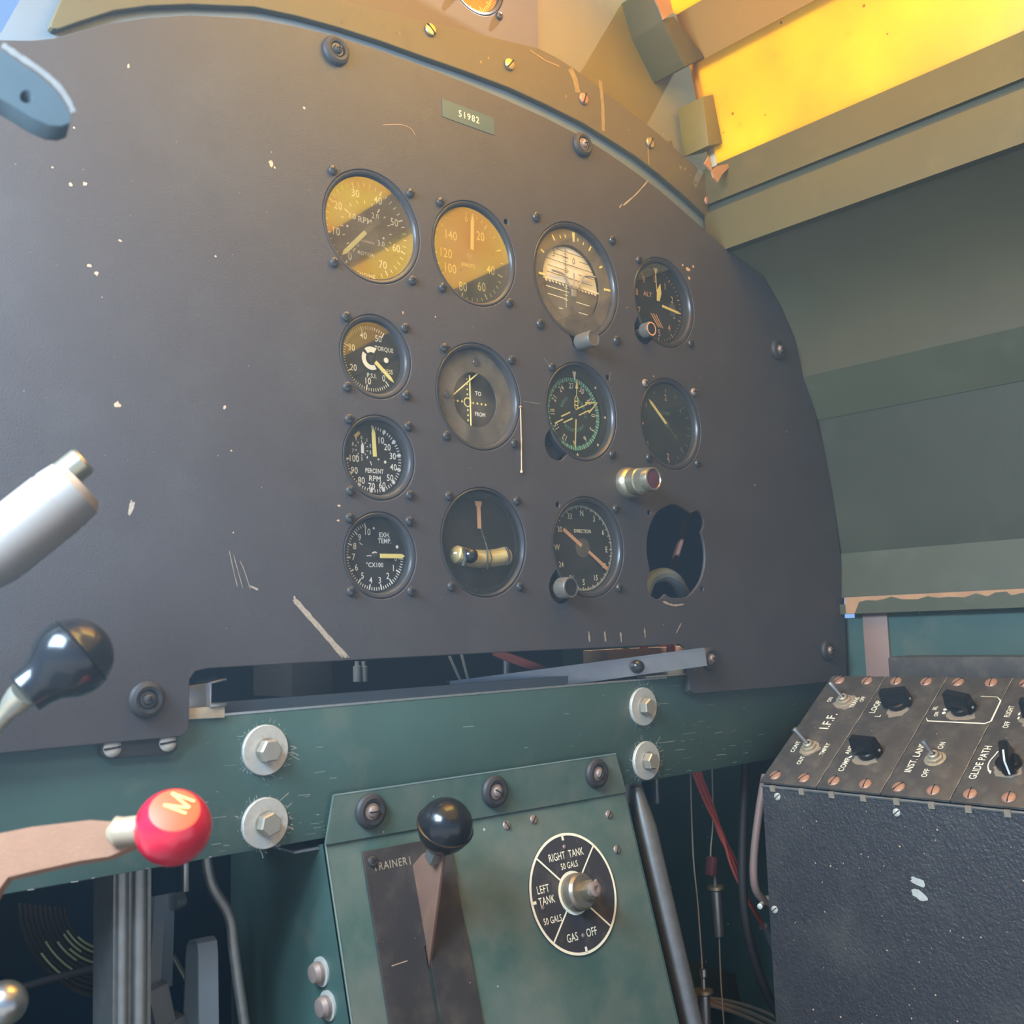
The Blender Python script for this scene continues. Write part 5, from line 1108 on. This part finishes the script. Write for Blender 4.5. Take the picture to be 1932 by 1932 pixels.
def cable(name, px, Y, r, m, label, cat='cable', n=6, seg=6):
    pts = [at(q[0], q[1], Y=(q[2] if len(q) > 2 else Y)) for q in px]
    return tag(MB().tube(spline(pts, seg), r, n).build(name, m), label, cat)
cable('control_cable', [(1342, 1400), (1345, 1540), (1341, 1600), (1341, 1632)], .06, .0007, BEIGE, 'thin control cable above the upper turnbuckle')
cable('control_cable', [(1357, 1766), (1360, 1850), (1370, 1990)], .061, .0007, BEIGE, 'thin control cable below the upper turnbuckle')
cable('control_cable', [(1301, 1400), (1307, 1600), (1316, 1700), (1322, 1780), (1325, 1828)], .06, .0007, BEIGE, 'thin control cable running down to the lower turnbuckle')
b = MB().box((0, 0, 0), (.009, .007, .017), 0, axis_frame(at(1342, 1634, Y=.06), (.25, 0, 1)), .0015); tag(b.build('cable_tag', mat('dark_red_tag', (.16, .05, .05), .3)), 'dark red clamp tag on the upper turnbuckle cable', 'tag')
for k, (o, lb) in enumerate(((0, 'red wire nearest the pedestal in the hanging red bundle'), (5, 'second red wire in the hanging bundle under the beam'), (10, 'third red wire in the hanging bundle under the beam'), (15, 'outer red wire in the hanging bundle beside the black hose'))):
    w_ = [4, -3, 2, -2][k]
    cable('red_wire', [(1303 + o, 1440), (1312 + o * .9, 1470), (1335 + o * .6, 1520 + w_), (1358 + o * .5 + w_, 1575), (1378 + o * .6, 1625 + w_), (1398 + o * .3, 1675), (1425 + o * .3, 1725), (1442 + o * .25, 1752)], .05 + k * .002, .0013, REDWIRE, lb, 'wire')
cable('wire_sleeve', [(1440, 1748), (1452, 1772), (1466, 1800)], .052, .0042, GREYPAINT, 'grey sleeve at the lower end of the red wires', 'sleeve', 10)
cable('black_hose', [(1408, 1420), (1405, 1480), (1401, 1600), (1402, 1690), (1412, 1765), (1430, 1830), (1455, 1890), (1485, 1940)], .035, .0040, RUBBER, 'long black rubber hose curving down beside the console', 'hose', 12)
cable('pinkish_hose', [(1444, 1462), (1434, 1520), (1424, 1600), (1422, 1650), (1427, 1680), (1442, 1700), (1460, 1716)], .006, .0036, PINKHOSE, 'dusty pinkish hose along the corner of the console box', 'hose', 12)
b = MB().box((0, 0, 0), (.010, .006, .006), 0, Matrix.Translation(at(1446, 1698, Y=.006)), .001); b.lathe([(.0024, 0), (.0024, .008), (0, .009)], 10, 0, axis_frame(at(1438, 1706, Y=.004), (-1, -.4, 0)))
tag(b.build('hose_clamp', ZINC), 'small pale clamp at the end of the pinkish hose', 'clamp')
for k, (o, lb) in enumerate(((0, 'upper beige wire crossing low between pedestal and console'), (16, 'middle beige wire crossing low between pedestal and console'), (30, 'lower beige wire crossing low between pedestal and console'))):
    cable('beige_wire', [(1240, 1842 + o * .9), (1275, 1858 + o * .7), (1320, 1880 + o * .35), (1380, 1890 + o * .6), (1430, 1905 + o * .8), (1475, 1925 + o)], .09 - k * .004, .0019 if k != 1 else .0024, BEIGE, lb, 'wire', 8)
cable('dull_red_wire', [(1270, 1872), (1300, 1880), (1330, 1884), (1390, 1912)], .085, .0014, REDWIRE, 'dull red wire among the low beige wires', 'wire')
a, c = at(1240, 1800, Y=.16), at(1470, 1868, Y=.16)
b = MB().box((0, 0, 0), ((c - a).length + .05, .030, .03), 0, frame((a + c) / 2 + V((0, .015, -.016)), (c - a), (0, .2, 1)), .001)
tag(b.build('floor_beam', DKGREEN), 'dim green sloping frame member low behind the turnbuckles', 'frame member')
